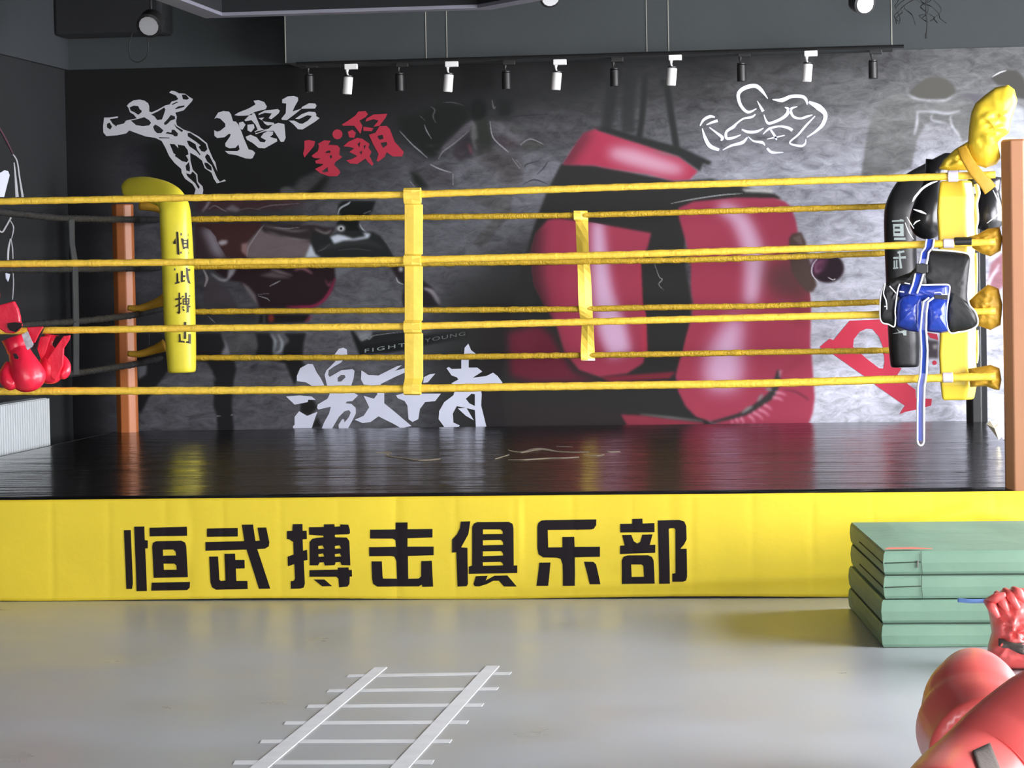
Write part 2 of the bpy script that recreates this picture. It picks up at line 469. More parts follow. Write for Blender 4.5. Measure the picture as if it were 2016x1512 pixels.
XX, YY = np.meshgrid(pt.x0+np.arange(pt.nx)*pt.st, pt.y0+np.arange(pt.ny)*pt.st)
rows_ = [100,180,260,340,420,520,640,760,850]; cols_ = [130,300,500,700,900,1100,1300,1500,1700,1900,2080]
T_ = [[28,28,28,30,34,38,46,56,76,96,102],[28,28,28,32,38,50,64,80,104,120,126],[30,44,28,42,58,80,96,116,140,152,156],
 [32,64,28,66,100,118,130,158,176,184,184],[32,76,54,94,102,112,120,164,184,190,190],[32,78,64,98,102,70,60,170,186,198,198],
 [30,56,84,104,86,45,50,180,206,212,210],[28,96,94,110,80,45,45,196,214,218,216],[28,92,92,110,75,40,40,200,216,220,218]]
g_ = table(rows_, cols_, T_, XX, YY)
pt.c = np.stack([g_*.985, g_*.99, g_*(1.0+.05*np.clip((YY-180)/150,0,1))], -1)
pt.a = np.clip((g_-30)/50, 0, 1)
K_ = Z(400, 330, .25); L_ = Z(260, 620, 400/2016); M_ = Z(740, 170, 360/2016); R5 = Z(1600, 0, 416/2016); E_ = Z(560, 660, 450/2016)
F_ = Z(1600, 600, 300/1814); W1 = Z(1200, 330, .25); W0 = Z(1000, 600, .25); W7 = Z(1400, 700, 240/2016); Q8 = Z(800, 330, .25)
blk = (34, 34, 35)
# dark head blotch left of the drawn figure, hair-like
pt.poly([(245,290),(300,275),(470,260),(640,300),(640,372),(500,392),(300,392),(285,340)], (26,27,27), 7)
pt.ell(268, 322, 22, 40, (44,44,50), 9, .8, 1)
pt.poly([(560,395),(590,352),(640,330),(660,345),(610,392)], (66,66,68), 3, .9, 1)
pt.ell(565, 376, 14, 9, (96,96,98), 2, .7, 1)
pt.poly([(590,392),(640,345),(650,350),(620,392)], (30,30,30), 3)
# upper middle figure with raised elbows
pt.poly(M_([(230,320),(480,290),(700,180),(1000,200),(1050,350),(900,500),(760,630),(680,800),(560,800),(380,650),(250,480)]), (31,33,31), 5, .95)
pt.poly(M_([(860,540),(960,440),(1060,370),(1085,400),(1030,500),(850,640),(740,720),(670,810),(740,660)]), (92,88,94), 1.4, .95, .8)
pt.poly(M_([(1060,380),(1110,420),(1140,560),(1090,620),(1130,720),(1070,650),(1045,560)]), (104,104,104), 1, .9, .6)
pt.ell(*M_([(1130,260)])[0], 17, 22, (30,32,31), 3)
pt.poly(M_([(1110,380),(1240,360),(1290,560),(1270,700),(1330,740),(1120,760),(1120,600)]), (48,50,46), 3, .95, .3)
pt.poly(M_([(1330,130),(1500,150),(1500,330),(1340,350)]), (36,38,37), 4)
pt.poly(M_([(1250,370),(1500,420),(1660,500),(1640,640),(1580,660),(1400,540),(1290,530)]), (104,102,108), 3, .8, 1)
pt.poly(M_([(1310,545),(1430,550),(1600,650),(1560,690),(1400,690)]), (74,66,70), 3, .8, 1)
pt.ell(*M_([(1720,645)])[0], 24, 12, (74,75,72), 3, .9, .7)
pt.ell(*M_([(1560,480)])[0], 20, 9, (70,72,70), 3, .7, .7, rot=.3)
pt.poly(M_([(900,640),(1030,520),(1060,640),(1060,780),(940,830),(840,760),(860,680)]), (52,46,50), 3, .8, .6)
pt.poly(M_([(1010,640),(1040,640),(1070,740),(1040,740)]), (120,70,80), 1.5, .7)
pt.poly(M_([(400,850),(700,850),(860,860),(860,1120),(640,1130),(380,930)]), (72,70,74), 4, .8, 1)
pt.poly(M_([(365,920),(470,960),(600,1130),(440,1120)]), (36,38,36), 2.5)
pt.poly(M_([(1150,700),(1550,740),(1630,900),(1600,1090),(1400,1110),(1330,960),(1150,850)]), (82,79,80), 5, .9, 1)
for P_, w_, g in (([(260,490),(400,640),(480,710),(570,790)], 7, 120), ([(480,320),(545,380)], 5, 110), ([(535,420),(560,490),(615,580)], 6, 120), ([(600,860),(700,910),(830,950)], 8, 135), ([(740,180),(850,178),(970,210)], 5, 72), ([(600,220),(650,260),(630,330),(660,400)], 6, 80),
    ([(1260,380),(1290,560),(1420,690),(1470,730)], 7, 125), ([(1500,790),(1590,910)], 6, 135), ([(1545,810),(1600,870)], 5, 120), ([(1280,150),(1300,240),(1320,220)], 10, 80), ([(1590,650),(1700,580),(1850,640)], 6, 130), ([(850,960),(850,1090)], 6, 120), ([(370,1040),(430,1110)], 5, 150), ([(690,800),(740,720),(850,640),(1030,490)], 5, 118)):
    pt.line(M_(P_), w_*.1786*2.1, (g*1.18, g*1.18, g*1.22), .5, .95)
# stone crack edges
for P_ in ([(1640,900),(1660,860),(1800,820)], [(1620,1080),(1750,1030),(1900,1080)], [(1780,970),(1850,900),(1900,820)], [(1480,340),(1650,320),(1900,310)]):
    pt.line(M_(P_), 2.2, (44,44,52), .5, .9)
pt.poly([(905,385),(930,385),(1010,372),(1005,425),(990,440),(950,490),(930,478),(985,415)], (84,83,82), 2, .7, 1)
# left fighter
pt.poly(K_([(-60,240),(160,210),(640,215),(820,290),(560,330),(330,345),(-60,345)]), (64,42,46), 4, .85, .6)
pt.line(K_([(-10,350),(30,300),(60,240)]), 4, (170,165,175), 1, .9)
pt.poly(K_([(170,330),(230,290),(300,330),(260,350)]), (120,118,124), 2, .7, .5)
pt.poly(K_([(-60,440),(460,435),(480,445),(400,540),(350,590),(340,660),(360,710),(-60,710)]), (64,40,40), 2)
pt.poly(K_([(-60,470),(0,465),(55,490),(100,545),(112,590),(150,650),(190,712),(-60,712)]), (58,46,50), 1.2)
for k_ in range(46):
    r_ = random.Random(k_); cx_ = 740+r_.random()*300; cy_ = 275+r_.random()*95
    if 780 < cx_ < 1030: pt.line([(cx_, cy_), (cx_+6+r_.random()*8, cy_+(r_.random()-.5)*7), (cx_+14+r_.random()*16, cy_+(r_.random()-.5)*14)], .8+r_.random()*1.6, r_.choice([(52,50,54), (118,116,120), (60,56,60), (100,92,98)]), .6, .75, .8)
m_ = pt.mask(K_([(-60,470),(0,465),(55,490),(100,545),(112,590),(150,650),(190,712),(-60,712)]))
pt.line(K_([(0,480),(50,520),(80,580),(110,650),(160,712)]), 22, (138,132,142), 5, .95, 0, m_)
pt.poly(K_([(112,590),(150,570),(195,575),(185,600),(140,615)]), (170,165,172), .8)
pt.poly(K_([(300,600),(370,590),(365,680),(345,700),(300,660)]), (150,118,118), 1, .9)
pt.poly(K_([(350,590),(440,490),(485,440),(820,560),(860,590),(845,640),(800,712),(345,712)]), (112,100,103), 1.2, 1, .25)
pt.poly(K_([(470,440),(700,445),(860,440),(980,470),(1040,470),(1030,500),(980,560),(860,590),(760,575),(620,545),(480,510),(450,470)]), (52,44,47), 1)
for P_, w_, c in (([(480,460),(600,480),(720,500),(830,490)], 4, 120), ([(620,540),(740,565),(850,575)], 2.5, 190), ([(760,455),(850,440),(960,460)], 3, 130), ([(880,480),(960,520),(1010,490)], 5, 150), ([(500,500),(560,520),(620,540)], 2.5, 130)):
    pt.line(K_(P_), w_, (c, c*.96, c*.98), .7, .9)
# dark fighter head, torso, shorts
pt.poly(K_([(1065,290),(1100,262),(1360,262),(1330,345),(1290,380),(1230,400),(1225,470),(1260,510),(1060,510),(1050,440),(1090,380),(1060,345)]), (27,28,28), .8)
for P_, w_ in (([(1060,370),(1080,320),(1140,285),(1160,265)], 3.5), ([(1260,365),(1320,340)], 2.5), ([(1230,440),(1260,490),(1310,520)], 3)):
    pt.line(K_(P_), w_, (175,182,186), .5, .9)
pt.poly(K_([(855,500),(1000,535),(1060,505),(1240,500),(1330,505),(1400,540),(1450,610),(1510,712),(900,712),(850,620)]), (38,41,41), .8)
pt.line(K_([(900,650),(1000,620),(1200,590),(1340,600),(1420,640)]), 8, (60,62,62), 3, .7)
pt.poly(K_([(1000,545),(1060,525),(1110,535),(1180,560),(1280,540),(1255,510),(1320,520),(1300,555),(1200,572),(1110,575),(1030,600)]), (205,212,226), .8)
pt.ell(*K_([(1085,478)])[0], 8, 6, (215,218,222), .6); pt.ell(*K_([(1085,480)])[0], 3, 2.6, (30,30,30), .5)
pt.poly(K_([(848,600),(885,685),(930,705),(800,712)]), (200,208,220), .8)
pt.poly(K_([(1400,740),(1590,740),(1590,890),(1730,890),(1800,940),(1850,1000),(1868,1096),(1575,1096),(1565,1010),(1585,940),(1520,860),(1480,790)]), (42,37,41), .8)
pt.line(K_([(1735,950),(1800,975),(1845,1040),(1862,1080)]), 9, (172,165,174), .8, .9)
pt.line(K_([(1520,860),(1535,900),(1580,920)]), 2.5, (170,175,175), .5)
pt.ell(*K_([(1557,800)])[0], 4, 5, (190,190,195), .8)
pt.poly(K_([(1000,740),(1250,740),(1190,790),(1050,880)]), (118,122,128), 1, .9, .5)
# lower body dark red trunks
pt.poly(K_([(20,740),(700,740),(1030,740),(1042,870),(1020,960),(960,1040),(880,1095),(640,1105),(440,1105),(350,980),(290,900),(200,890),(110,830)]), (42,30,35), .9)
pt.poly(K_([(0,860),(120,870),(200,960),(270,1105),(0,1105)]), (66,62,67), 1.2, 1, .2)
pt.poly(K_([(300,900),(360,940),(410,1000),(440,1105),(420,1080),(340,970)]), (118,114,118), 1.6, .9)
pt.line(K_([(60,830),(130,880),(190,880),(240,800)]), 3, (200,200,205), .7, .9); pt.poly(K_([(200,800),(262,790),(240,840),(190,882)]), (150,150,156), .8, .9)
pt.line(K_([(430,1000),(520,990)]), 1.8, (160,165,168), .5); pt.line(K_([(430,1010),(500,1030),(525,1050)]), 1.8, (160,165,168), .5)
pt.line(K_([(520,935),(570,910),(610,890)]), 2.2, (160,165,168), .5)
pt.poly(K_([(440,850),(540,820),(650,850),(690,870),(560,870)]), (96,86,90), 2, .9)
pt.line(K_([(530,800),(600,820),(700,850)]), 4, (175,165,172), .8, .8)
pt.line(K_([(720,810),(780,790),(860,835)]), 6, (190,130,145), 1, .8)
pt.line(K_([(1040,870),(1000,970),(940,1050),(860,1092),(760,1098),(650,1095)]), 4.5, (168,44,84), .8)
pt.line(K_([(960,880),(990,930),(1010,890)]), 3, (176,90,118), .7, .9)
pt.poly(K_([(440,1155),(840,1155),(830,1190),(790,1220),(430,1230)]), (34,30,32), 1); pt.ell(*K_([(535,1185)])[0], 6, 8, (150,60,50), 2, .8)
pt.line(K_([(800,1220),(830,1190),(860,1165)]), 4, (150,40,70), .8, .9)
pt.line(K_([(480,1155),(480,1230)]), 5, (165,175,178), 1, .9)
pt.poly(K_([(-60,1140),(440,1140),(420,1230),(-60,1230)]), (52,52,56), 3, .9, .3)
# legs
pt.poly(L_([(40,180),(300,180),(420,440),(330,600),(250,700),(160,830),(120,920),(78,990),(40,900)]), (33,33,35), .9)
pt.poly(L_([(50,500),(150,500),(140,590),(60,640)]), (112,114,120), 1, .9)
pt.poly(L_([(560,180),(880,180),(930,280),(880,390),(1015,450),(1035,540),(1010,640),(1000,760),(990,900),(1010,1150),(850,1150),(838,985),(805,900),(815,720),(800,560),(740,470),(640,460)]), (36,36,38), .9)
pt.poly(L_([(880,180),(1230,180),(1240,300),(1220,400),(980,400),(950,300)]), (84,84,86), 1.5, .9, .7)
pt.poly(L_([(885,195),(940,290),(975,395),(885,395),(930,320)]), (140,142,150), .9, .9)
pt.line(L_([(835,1005),(880,1000)]), 2.5, (200,205,205), .4); pt.line(L_([(975,995),(1005,990)]), 2.5, (200,205,205), .4)
pt.line(L_([(805,600),(825,650)]), 4, (150,155,160), .8)
pt.line(L_([(175,180),(165,350)]), 1.6, (90,95,95), .5)
pt.poly(L_([(1225,180),(1370,185),(1400,250),(1400,380),(1500,395),(1490,330),(1560,260),(1510,185),(1725,180),(1700,300),(1690,470),(1720,490),(1650,560),(1640,640),(1610,700),(1570,600),(1520,480),(1400,455),(1220,400),(1250,300)]), (34,34,36), .9)
pt.line(L_([(1370,190),(1420,260),(1400,380)]), 4, (165,178,186), .7, .9); pt.line(L_([(1450,190),(1490,280),(1470,360),(1400,390)]), 5, (176,186,194), .7, .9); pt.line(L_([(1490,200),(1555,240)]), 3, (150,158,170), .7)
pt.poly(L_([(1170,510),(1270,465),(1240,500),(1190,545)]), (44,45,48), 1, .8)
pt.poly(L_([(1670,860),(1790,830),(1840,920),(1760,1000),(1670,970)]), (38,38,38), .9)
pt.poly(L_([(1840,1010),(1885,1115),(1770,1115)]), (38,38,38), .8)
for P_, w_, g in (([(345,705),(352,640),(372,600),(440,500),(480,450)], 2, 150), ([(1400,545),(1450,600),(1500,690)], 1.6, 110), ([(560,470),(650,480),(760,470)], 2.4, 130), ([(420,330),(520,300),(640,290),(760,280)], 2, 110),
    ([(40,330),(90,300),(150,330),(190,350)], 2, 120), ([(1000,600),(950,640),(900,660)], 2.4, 90), ([(250,350),(350,320),(460,335)], 2, 90), ([(0,800),(30,870),(10,940)], 6, 150), ([(40,1170),(70,1200),(100,1225)], 2, 150), ([(1060,650),(1200,640),(1330,655)], 3, 66)):
    pt.line(K_(P_), w_, (g, g*.97, g), .5, .9)
# dark board with words
pt.poly([(690,652),(694,650),(720,683),(716,700),(708,700)], (30,32,32), .6)
B7 = Z(680, 640, 280/2016)
pt.poly(B7([(215,290),(230,260),(830,180),(1730,60),(1760,190),(1110,300),(840,360),(600,400),(250,415)]), (30,33,35), .8)
pt.poly(B7([(380,100),(850,90),(840,190),(230,290),(220,230),(380,180)]), (37,39,40), .8)
pt.poly(B7([(160,100),(380,100),(330,180),(220,225)]), (130,134,138), 1, 1, .5)
pt.line(B7([(230,225),(300,180),(340,200),(400,150),(600,120),(820,95)]), 1.6, (160,165,165), .5, .8)
pt.poly(B7([(1110,300),(1730,200),(1690,400),(1110,410)]), (84,88,89), 1.5, 1, .6)
# dark halo around the gloves
pt.poly([(880,560),(1000,500),(1080,480),(1080,860),(860,860),(850,700)], (50,51,50), 26, .9)
pt.poly([(940,600),(1100,560),(1100,860),(930,860)], (47,44,45), 14, .95)
# tall dark stripes
for P_, w_, o_ in (([(1213,120),(1203,190),(1193,258)], 22, .8), ([(1245,125),(1237,200),(1237,262)], 26, .75), ([(1270,150),(1265,220),(1258,272)], 12, .95), ([(1300,160),(1312,170),(1322,230),(1332,292)], 13, .95)):
    pt.line(P_, [w_]*len(P_), (46,47,46), 2.5 if o_ < .9 else 1, o_)
# gloves
BK = (50, 50, 49); RD = (168, 66, 88)
pt.poly([(1105,322),(1170,326),(1330,357),(1400,352),(1524,381),(1540,392),(1360,402),(1345,500),(1362,600),(1350,700),(1335,760),(1400,835),(1600,866),(1000,866),(985,760),(1000,660),(1018,560),(1040,480),(1060,420),(1080,370)], BK, 1)
pt.poly([(1000,866),(1390,866),(1390,830),(1240,815),(1180,800),(1000,790)], (54,49,50), 5)
pt.poly([(1000,655),(1060,640),(1085,660),(1100,690),(1130,735),(1180,750),(1050,752),(1005,740)], (112,44,60), 5)
pt.poly([(1180,742),(1330,732),(1318,745),(1200,752)], (128,48,62), 1.2)
GL = [(1078,433),(1097,430),(1160,437),(1282,459),(1275,487),(1262,517),(1265,595),(1272,620),(1275,690),(1265,716),(1235,735),(1180,742),(1140,728),(1112,695),(1095,640),(1072,600),(1052,560),(1045,500),(1055,460)]
pt.poly(GL, RD, .8); mg = pt.mask(GL)
pt.line([(1050,440),(1045,520),(1060,600),(1090,690),(1120,735)], [40,40,38,30,20], (70,46,52), 11, .9, 0, mg)
pt.line([(1110,440),(1100,560),(1125,690)], [20,20,20], (150,52,74), 9, .5, 0, mg)
pt.line([(1176,435),(1180,500),(1188,580),(1206,650),(1222,700)], [22,30,40,56,44], (222,180,212), 7, 1, 0, mg)
pt.line([(1262,500),(1268,620),(1268,700)], [8,8,8], (196,60,80), 3, .7, 0, mg)
GR = [(1337,430),(1335,410),(1365,397),(1450,389),(1525,390),(1545,397),(1557,407),(1567,435),(1571,460),(1594,577),(1597,605),(1595,680),(1598,700),(1601,742),(1604,783),(1600,813),(1590,840),(1425,840),(1400,830),(1370,820),(1350,800),(1335,770),(1330,740),(1337,712),(1345,688),(1350,665),(1362,620),(1364,595),(1360,570),(1360,525),(1350,475)]
pt.poly(GR, RD, .8); mr_ = pt.mask(GR)
pt.poly([(1575,460),(1600,580),(1590,640),(1560,640),(1560,500)], (140,60,72), 8, .8, 0, mr_)
pt.line([(1415,405),(1455,430),(1478,480),(1486,520),(1482,560),(1476,600)], [20,34,40,40,34,24], (222,180,208), 9, .95, 0, mr_)
pt.line([(1452,625),(1432,680),(1424,730),(1422,770)], [26,60,82,50], (222,176,208), 12, 1, 0, mr_)
pt.poly([(1500,530),(1560,505),(1600,560),(1590,590),(1520,585)], (92,62,62), 14, .9, 0, mr_)
pt.poly([(1340,690),(1360,640),(1352,760),(1400,826),(1370,820)], (176,70,84), 6, .6, 0, mr_)
pt.line([(1520,745),(1560,720),(1590,700)], 12, (150,60,78), 6, .7, 0, mr_)
pt.line(W7([(1200,560),(1400,600),(1560,690),(1620,740)]), 3, (90,50,60), 1.2, .8)
pt.line([(1533,728),(1530,748),(1520,775),(1495,795),(1462,815),(1400,832)], [5,12,14,12,9,4], (58,58,57), .8)
for a_, b_ in (((900,560),(1010,570)), ((770,760),(860,640)), ((510,950),(690,840))): pt.line(W7([a_, ((a_[0]+b_[0])/2, (a_[1]+b_[1])/2-10), b_]), 7, (140,142,140), 1, .9)
for k, (a_, b_) in enumerate((((1060,610),(1240,660)), ((1020,690),(1190,750)), ((870,820),(1000,900)), ((780,890),(960,1000)), ((690,940),(860,1060)), ((620,990),(720,1110)), ((480,1030),(540,1130)), ((400,1050),(450,1130)), ((1140,240),(1130,360)), ((330,1090),(350,1130)))):
    pt.line(W7([a_, ((a_[0]+b_[0])/2+10, (a_[1]+b_[1])/2-14), b_]), [7,5,2] , (226,150,172), 1, .8, 0, mr_)
pt.poly([(1222,816),(1268,818),(1385,832),(1385,840),(1235,838)], (150,60,76), 1.5); pt.line([(1260,815),(1320,822),(1384,829)], 4, (120,126,122), .8)
pt.line([(1320,401),(1360,393),(1420,384),(1462,381)], 2.4, (165,168,168), .5, .9)
pt.line([(1288,518),(1298,545),(1304,550),(1297,560),(1307,571)], 1.3, (176,176,172), .3)
# upper cuff
UC = [(1108,324),(1135,282),(1150,262),(1172,254),(1200,264),(1260,282),(1337,308),(1374,337),(1357,354),(1325,356),(1275,343),(1200,332),(1170,326)]
pt.poly(UC, (176,62,86), .8); mu = pt.mask(UC)
pt.line([(1110,325),(1135,290),(1160,258)], [26,22,18], (86,48,56), 8, .8, 0, mu)
pt.line([(1200,300),(1240,308),(1300,326),(1345,336)], [16,34,30,14], (218,176,196), 8, .9, 0, mu)
pt.poly([(1172,254),(1195,250),(1255,268),(1340,290),(1402,319),(1396,325),(1384,322),(1378,337),(1337,308),(1260,283)], (48,50,49), .8)
pt.line([(1285,298),(1310,303),(1337,309)], 2.6, (120,128,128), .6, .9)
pt.poly([(1460,372),(1515,371),(1524,380),(1468,378)], (190,188,185), .8, 1, 1)
# fist and dark ball
pt.poly([(1553,470),(1560,460),(1577,457),(1586,475),(1590,500),(1600,530),(1608,562),(1600,575),(1588,574),(1575,560),(1558,535),(1553,500)], (82,66,62), 1)
pt.poly([(1560,468),(1576,462),(1582,485),(1572,480)], (120,104,100), 1.5, .7)
pt.ell(1629, 528, 33, 29, (44,32,39), .8)
pt.line([(1612,506),(1600,522),(1599,540),(1612,556)], 2, (205,200,210), .5); pt.line([(1620,515),(1607,520),(1607,535),(1617,531)], 3, (214,170,200), .7, .9); pt.line([(1630,546),(1640,551),(1645,548)], 2, (225,225,225), .4)
pt.poly([(1600,506),(1632,506),(1622,530),(1604,545),(1598,525)], (110,62,90), 3, .7); pt.line([(1612,506),(1600,522),(1599,540),(1612,556)], 2, (205,200,210), .5)
pt.line([(1655,556),(1662,545)], 5, (80,80,80), 1)
# right hand shadow figures
pt.poly(R5([(590,1040),(640,980),(720,915),(850,900),(920,905),(1040,960),(1280,960),(1420,930),(1550,960),(1520,1320),(1420,1360),(1330,1200),(1150,1150),(1080,1180),(1000,1320),(940,1600),(640,1700),(460,1700),(500,1400),(540,1200)]), (112,113,112), 1.5, .92, .8)
pt.poly(R5([(918,890),(960,830),(1030,775),(1100,738),(1200,730),(1280,755),(1340,810),(1368,870),(1340,905),(1280,945),(1150,950),(1020,945)]), (88,87,82), 1)
for P_, w_ in (([(900,900),(1000,945),(1150,962),(1270,955),(1340,915)], 2.4), ([(980,1063),(1150,1065),(1280,1085),(1410,1055)], 3.2), ([(1000,1066),(994,1180),(968,1290)], 4), ([(1150,1075),(1130,1140),(1220,1165),(1300,1182)], 2.2), ([(1315,1100),(1325,1190),(1380,1270),(1420,1350)], 3)):
    pt.line(R5(P_), w_, (226,228,238), .7, .9)
pt.poly(R5([(1695,745),(1760,700),(1850,665),(1940,668),(2000,720),(2080,900),(2080,960),(1930,930),(1890,880),(1880,825),(1760,812)]), (76,75,72), 1); pt.line(R5([(1710,735),(1780,695),(1850,672)]), 2.4, (225,225,225), .5)
pt.poly(R5([(1420,915),(1470,890),(1640,905),(1600,960),(1560,1010),(1520,950)]), (96,94,100), 1.2, .9)
pt.poly([(1943,205),(1990,200),(2016,215),(2040,330),(1950,300)], (196,200,208), 3, .8, .4)
pt.poly([(1750,350),(1800,330),(1880,300),(1900,262),(1905,330),(1860,350)], (80,80,78), 1.5, .0)
# board pieces low right
pt.poly(F_([(1360,415),(1495,430),(1495,640),(1365,630)]), (82,74,80), 1); pt.poly(F_([(1425,480),(1480,470),(1485,520),(1440,530)]), (170,165,168), 1)
pt.poly([(1944,560),(1950,520),(1968,500),(1980,500),(1980,560),(1955,580)], (150,80,90), 1.2, .7); 
for P_ in ([(1945,515),(1955,508),(1970,500)], [(1946,580),(1948,555),(1968,520)], [(1955,540),(1968,530)]): pt.line(P_, 6, (232,230,240), 1, .95)
for P_ in ([(1640,440),(1665,425),(1700,405)], [(1690,395),(1670,380),(1655,382)], [(1600,480),(1650,455)], [(1700,475),(1740,455)], [(1620,390),(1640,400)], [(1560,300),(1580,305)], [(1660,300),(1670,298)], [(1655,823),(1662,826)], [(1690,822),(1697,826)]):
    pt.line(P_, 3, (112,112,124), 1.2, .7)
# to mesh
lin_ = np.where(pt.c/255 <= .04045, pt.c/255/12.92, ((np.clip(pt.c, 0, 255)/255+.055)/1.055)**2.4)
GAIN = 0.9
YM = WY-.006
xs_ = pt.x0+np.arange(pt.nx)*pt.st; ys_ = pt.y0+np.arange(pt.ny)*pt.st
DX = np.array(RT)/F; DU = np.array(UP)/F
xs_[-80:] = xs_[-80]+np.arange(80)*18.0
GX, GY_ = np.meshgrid(xs_-1008, ys_-756)
GY_ = np.maximum(GY_, 138-.0245*(xs_-130)[None, :]-756)
D_ = np.array(FW)[None, None, :]+GX[..., None]*DX-GY_[..., None]*DU
tt = (YM-CAM.y)/D_[..., 1]
Pw = np.array(CAM)[None, None, :]+D_*tt[..., None]
Pw[..., 0] = np.clip(Pw[..., 0], WXL+.002, WXR-.002); Pw[..., 2] = np.maximum(Pw[..., 2], .02)
N_ = pt.nx*pt.ny
me = bpy.data.meshes.new('wall_mural')
nf = (pt.nx-1)*(pt.ny-1)
jj, ii = np.meshgrid(np.arange(pt.ny-1), np.arange(pt.nx-1), indexing='ij')
b_ = (jj*pt.nx+ii).ravel()
quads = np.stack([b_, b_+pt.nx, b_+pt.nx+1, b_+1], -1).astype(np.int32)
# solid sheet: four back corners so the print has a thickness
me.vertices.add(N_); me.vertices.foreach_set('co', Pw.reshape(-1).astype(np.float32))
me.loops.add(nf*4); me.loops.foreach_set('vertex_index', quads.ravel())
me.polygons.add(nf); me.polygons.foreach_set('loop_start', np.arange(nf, dtype=np.int32)*4)
me.update(calc_edges=True)
ca = me.color_attributes.new('print', 'FLOAT_COLOR', 'POINT')
rgba = np.concatenate([np.clip(lin_*GAIN, 0, 1).reshape(-1, 3), pt.a.reshape(-1, 1)], -1)
ca.data.foreach_set('color', rgba.ravel().astype(np.float32))
mural = link('wall_mural', me, 'mural')
tag(mural, 'large printed wall mural of fighters and two giant red boxing gloves behind the ring', 'mural')
def tow(x, y): return uy(x, y, YM)
D4 = Z(410, 180, 400/2016)
P1 = [[D4([(62,270),(100,210),(150,195),(205,200),(225,225),(245,295),(275,300),(300,330),(330,400),(355,470),(385,540),(400,575),(440,585),(466,610),(440,662),(420,668),(370,664),(280,632),(200,620),(166,590),(290,592),(312,575),(300,525),(270,560),(210,565),(172,545),(170,515),(215,450),(225,425),(205,420),(160,455),(90,462),(62,440),(60,385),(90,400),(120,390),(170,350),(170,320),(120,270),(85,262)])],
 [D4([(260,235),(300,210),(400,170),(470,130),(450,92),(500,86),(555,105),(582,150),(570,175),(515,190),(455,205),(430,235),(365,240),(300,242)])],
 [D4([(500,222),(560,190),(690,175),(710,190),(700,215),(660,250),(625,275),(600,265),(632,218),(560,212),(500,235)])],
 [D4([(420,225),(460,215),(490,290),(520,360),(560,385),(480,415),(460,400),(490,380),(470,330),(430,285),(370,295),(360,285)])],
 [D4([(305,310),(345,300),(370,330),(340,380),(310,370)])], [D4([(390,330),(450,325),(460,360),(425,405),(390,385)])], [D4([(500,265),(555,258),(530,285),(560,300),(650,310),(655,325),(590,338),(560,320),(545,295)])],
 [D4([(470,400),(600,370),(640,330),(700,312),(755,325),(768,460),(750,498),(720,500),(690,450),(650,390),(560,395),(470,425)])],
 [D4([(372,450),(420,430),(480,455),(515,500),(560,505),(575,485),(520,455),(550,415),(590,395),(645,400),(640,430),(610,450),(640,460),(680,470),(685,495),(560,565),(500,560),(440,510),(385,480)])],
 [D4([(735,80),(790,50),(850,45),(890,60),(892,90),(860,145),(835,200),(925,170),(930,155),(1000,118),(1060,120),(1075,140),(1060,170),(925,172),(860,225),(780,285),(730,282),(728,268),(770,215),(775,120),(735,115)])],
 [D4([(865,270),(930,225),(1000,200),(1060,205),(1072,225),(1070,245),(1105,265),(1060,300),(935,378),(890,375),(850,330),(800,290),(855,290),(905,318),(935,322),(990,290),(1030,245),(985,235),(900,275)])]]
for q in (P1[:9], P1[9:]): o = flat(q, tow, .003).build('character', 'grey_print', mural); o['label'] = 'pale grey brush character'
P2 = [[D4([(955,490),(1000,482),(1060,495),(1050,540),(955,655),(942,620),(955,560)])],
 [D4([(1090,590),(1100,540),(1090,520),(1150,485),(1215,490),(1190,530),(1280,535),(1305,560),(1300,630),(1330,650),(1290,680),(1260,700),(1250,730),(1300,780),(1308,810),(1280,840),(1200,842),(1110,810),(1060,770),(1130,735),(1145,720),(1070,715),(1060,690),(1120,665),(1050,660),(1025,640)]), D4([(1165,600),(1195,585),(1215,590),(1210,610),(1165,612)]), D4([(1205,640),(1225,630),(1230,655),(1210,668)]), D4([(1125,795),(1185,750),(1190,795),(1150,805)])],
 [D4([(1325,330),(1390,290),(1460,240),(1490,200),(1560,195),(1585,225),(1560,255),(1500,290),(1530,340),(1510,420),(1480,380),(1450,340),(1340,340)])],
 [D4([(1570,270),(1640,230),(1775,222),(1760,260),(1700,340),(1640,350),(1690,290),(1640,275),(1560,300)])], [D4([(1540,350),(1640,365),(1620,395),(1540,390)])],
 [D4([(1282+50*math.cos(k*.5236), 425+50*math.sin(k*.5236)) for k in range(12)])],
 [D4([(1385,400),(1430,380),(1465,410),(1450,460),(1400,455)])],
 [D4([(1340,545),(1390,500),(1480,460),(1530,470),(1600,520),(1590,560),(1620,600),(1600,640),(1640,720),(1625,738),(1585,700),(1560,665),(1480,720),(1410,715),(1370,685),(1430,670),(1480,640),(1400,600),(1450,565),(1400,550)]), D4([(1480,520),(1510,500),(1500,560)]), D4([(1540,540),(1565,530),(1550,580)]), D4([(1500,600),(1530,590),(1520,630)])],
 [D4([(1595,430),(1660,410),(1700,345),(1770,342),(1800,370),(1850,500),(1940,600),(1925,645),(1830,645),(1770,600),(1750,650),(1690,695),(1670,690),(1690,620),(1640,530)]), D4([(1680,440),(1730,430),(1740,470),(1700,480),(1685,460)]), D4([(1710,510),(1770,500),(1775,530),(1740,560),(1725,545)])]]
for q in (P2[:2], P2[2:]): o = flat(q, tow, .003).build('character', 'red_print', mural); o['label'] = 'dark red brush character'
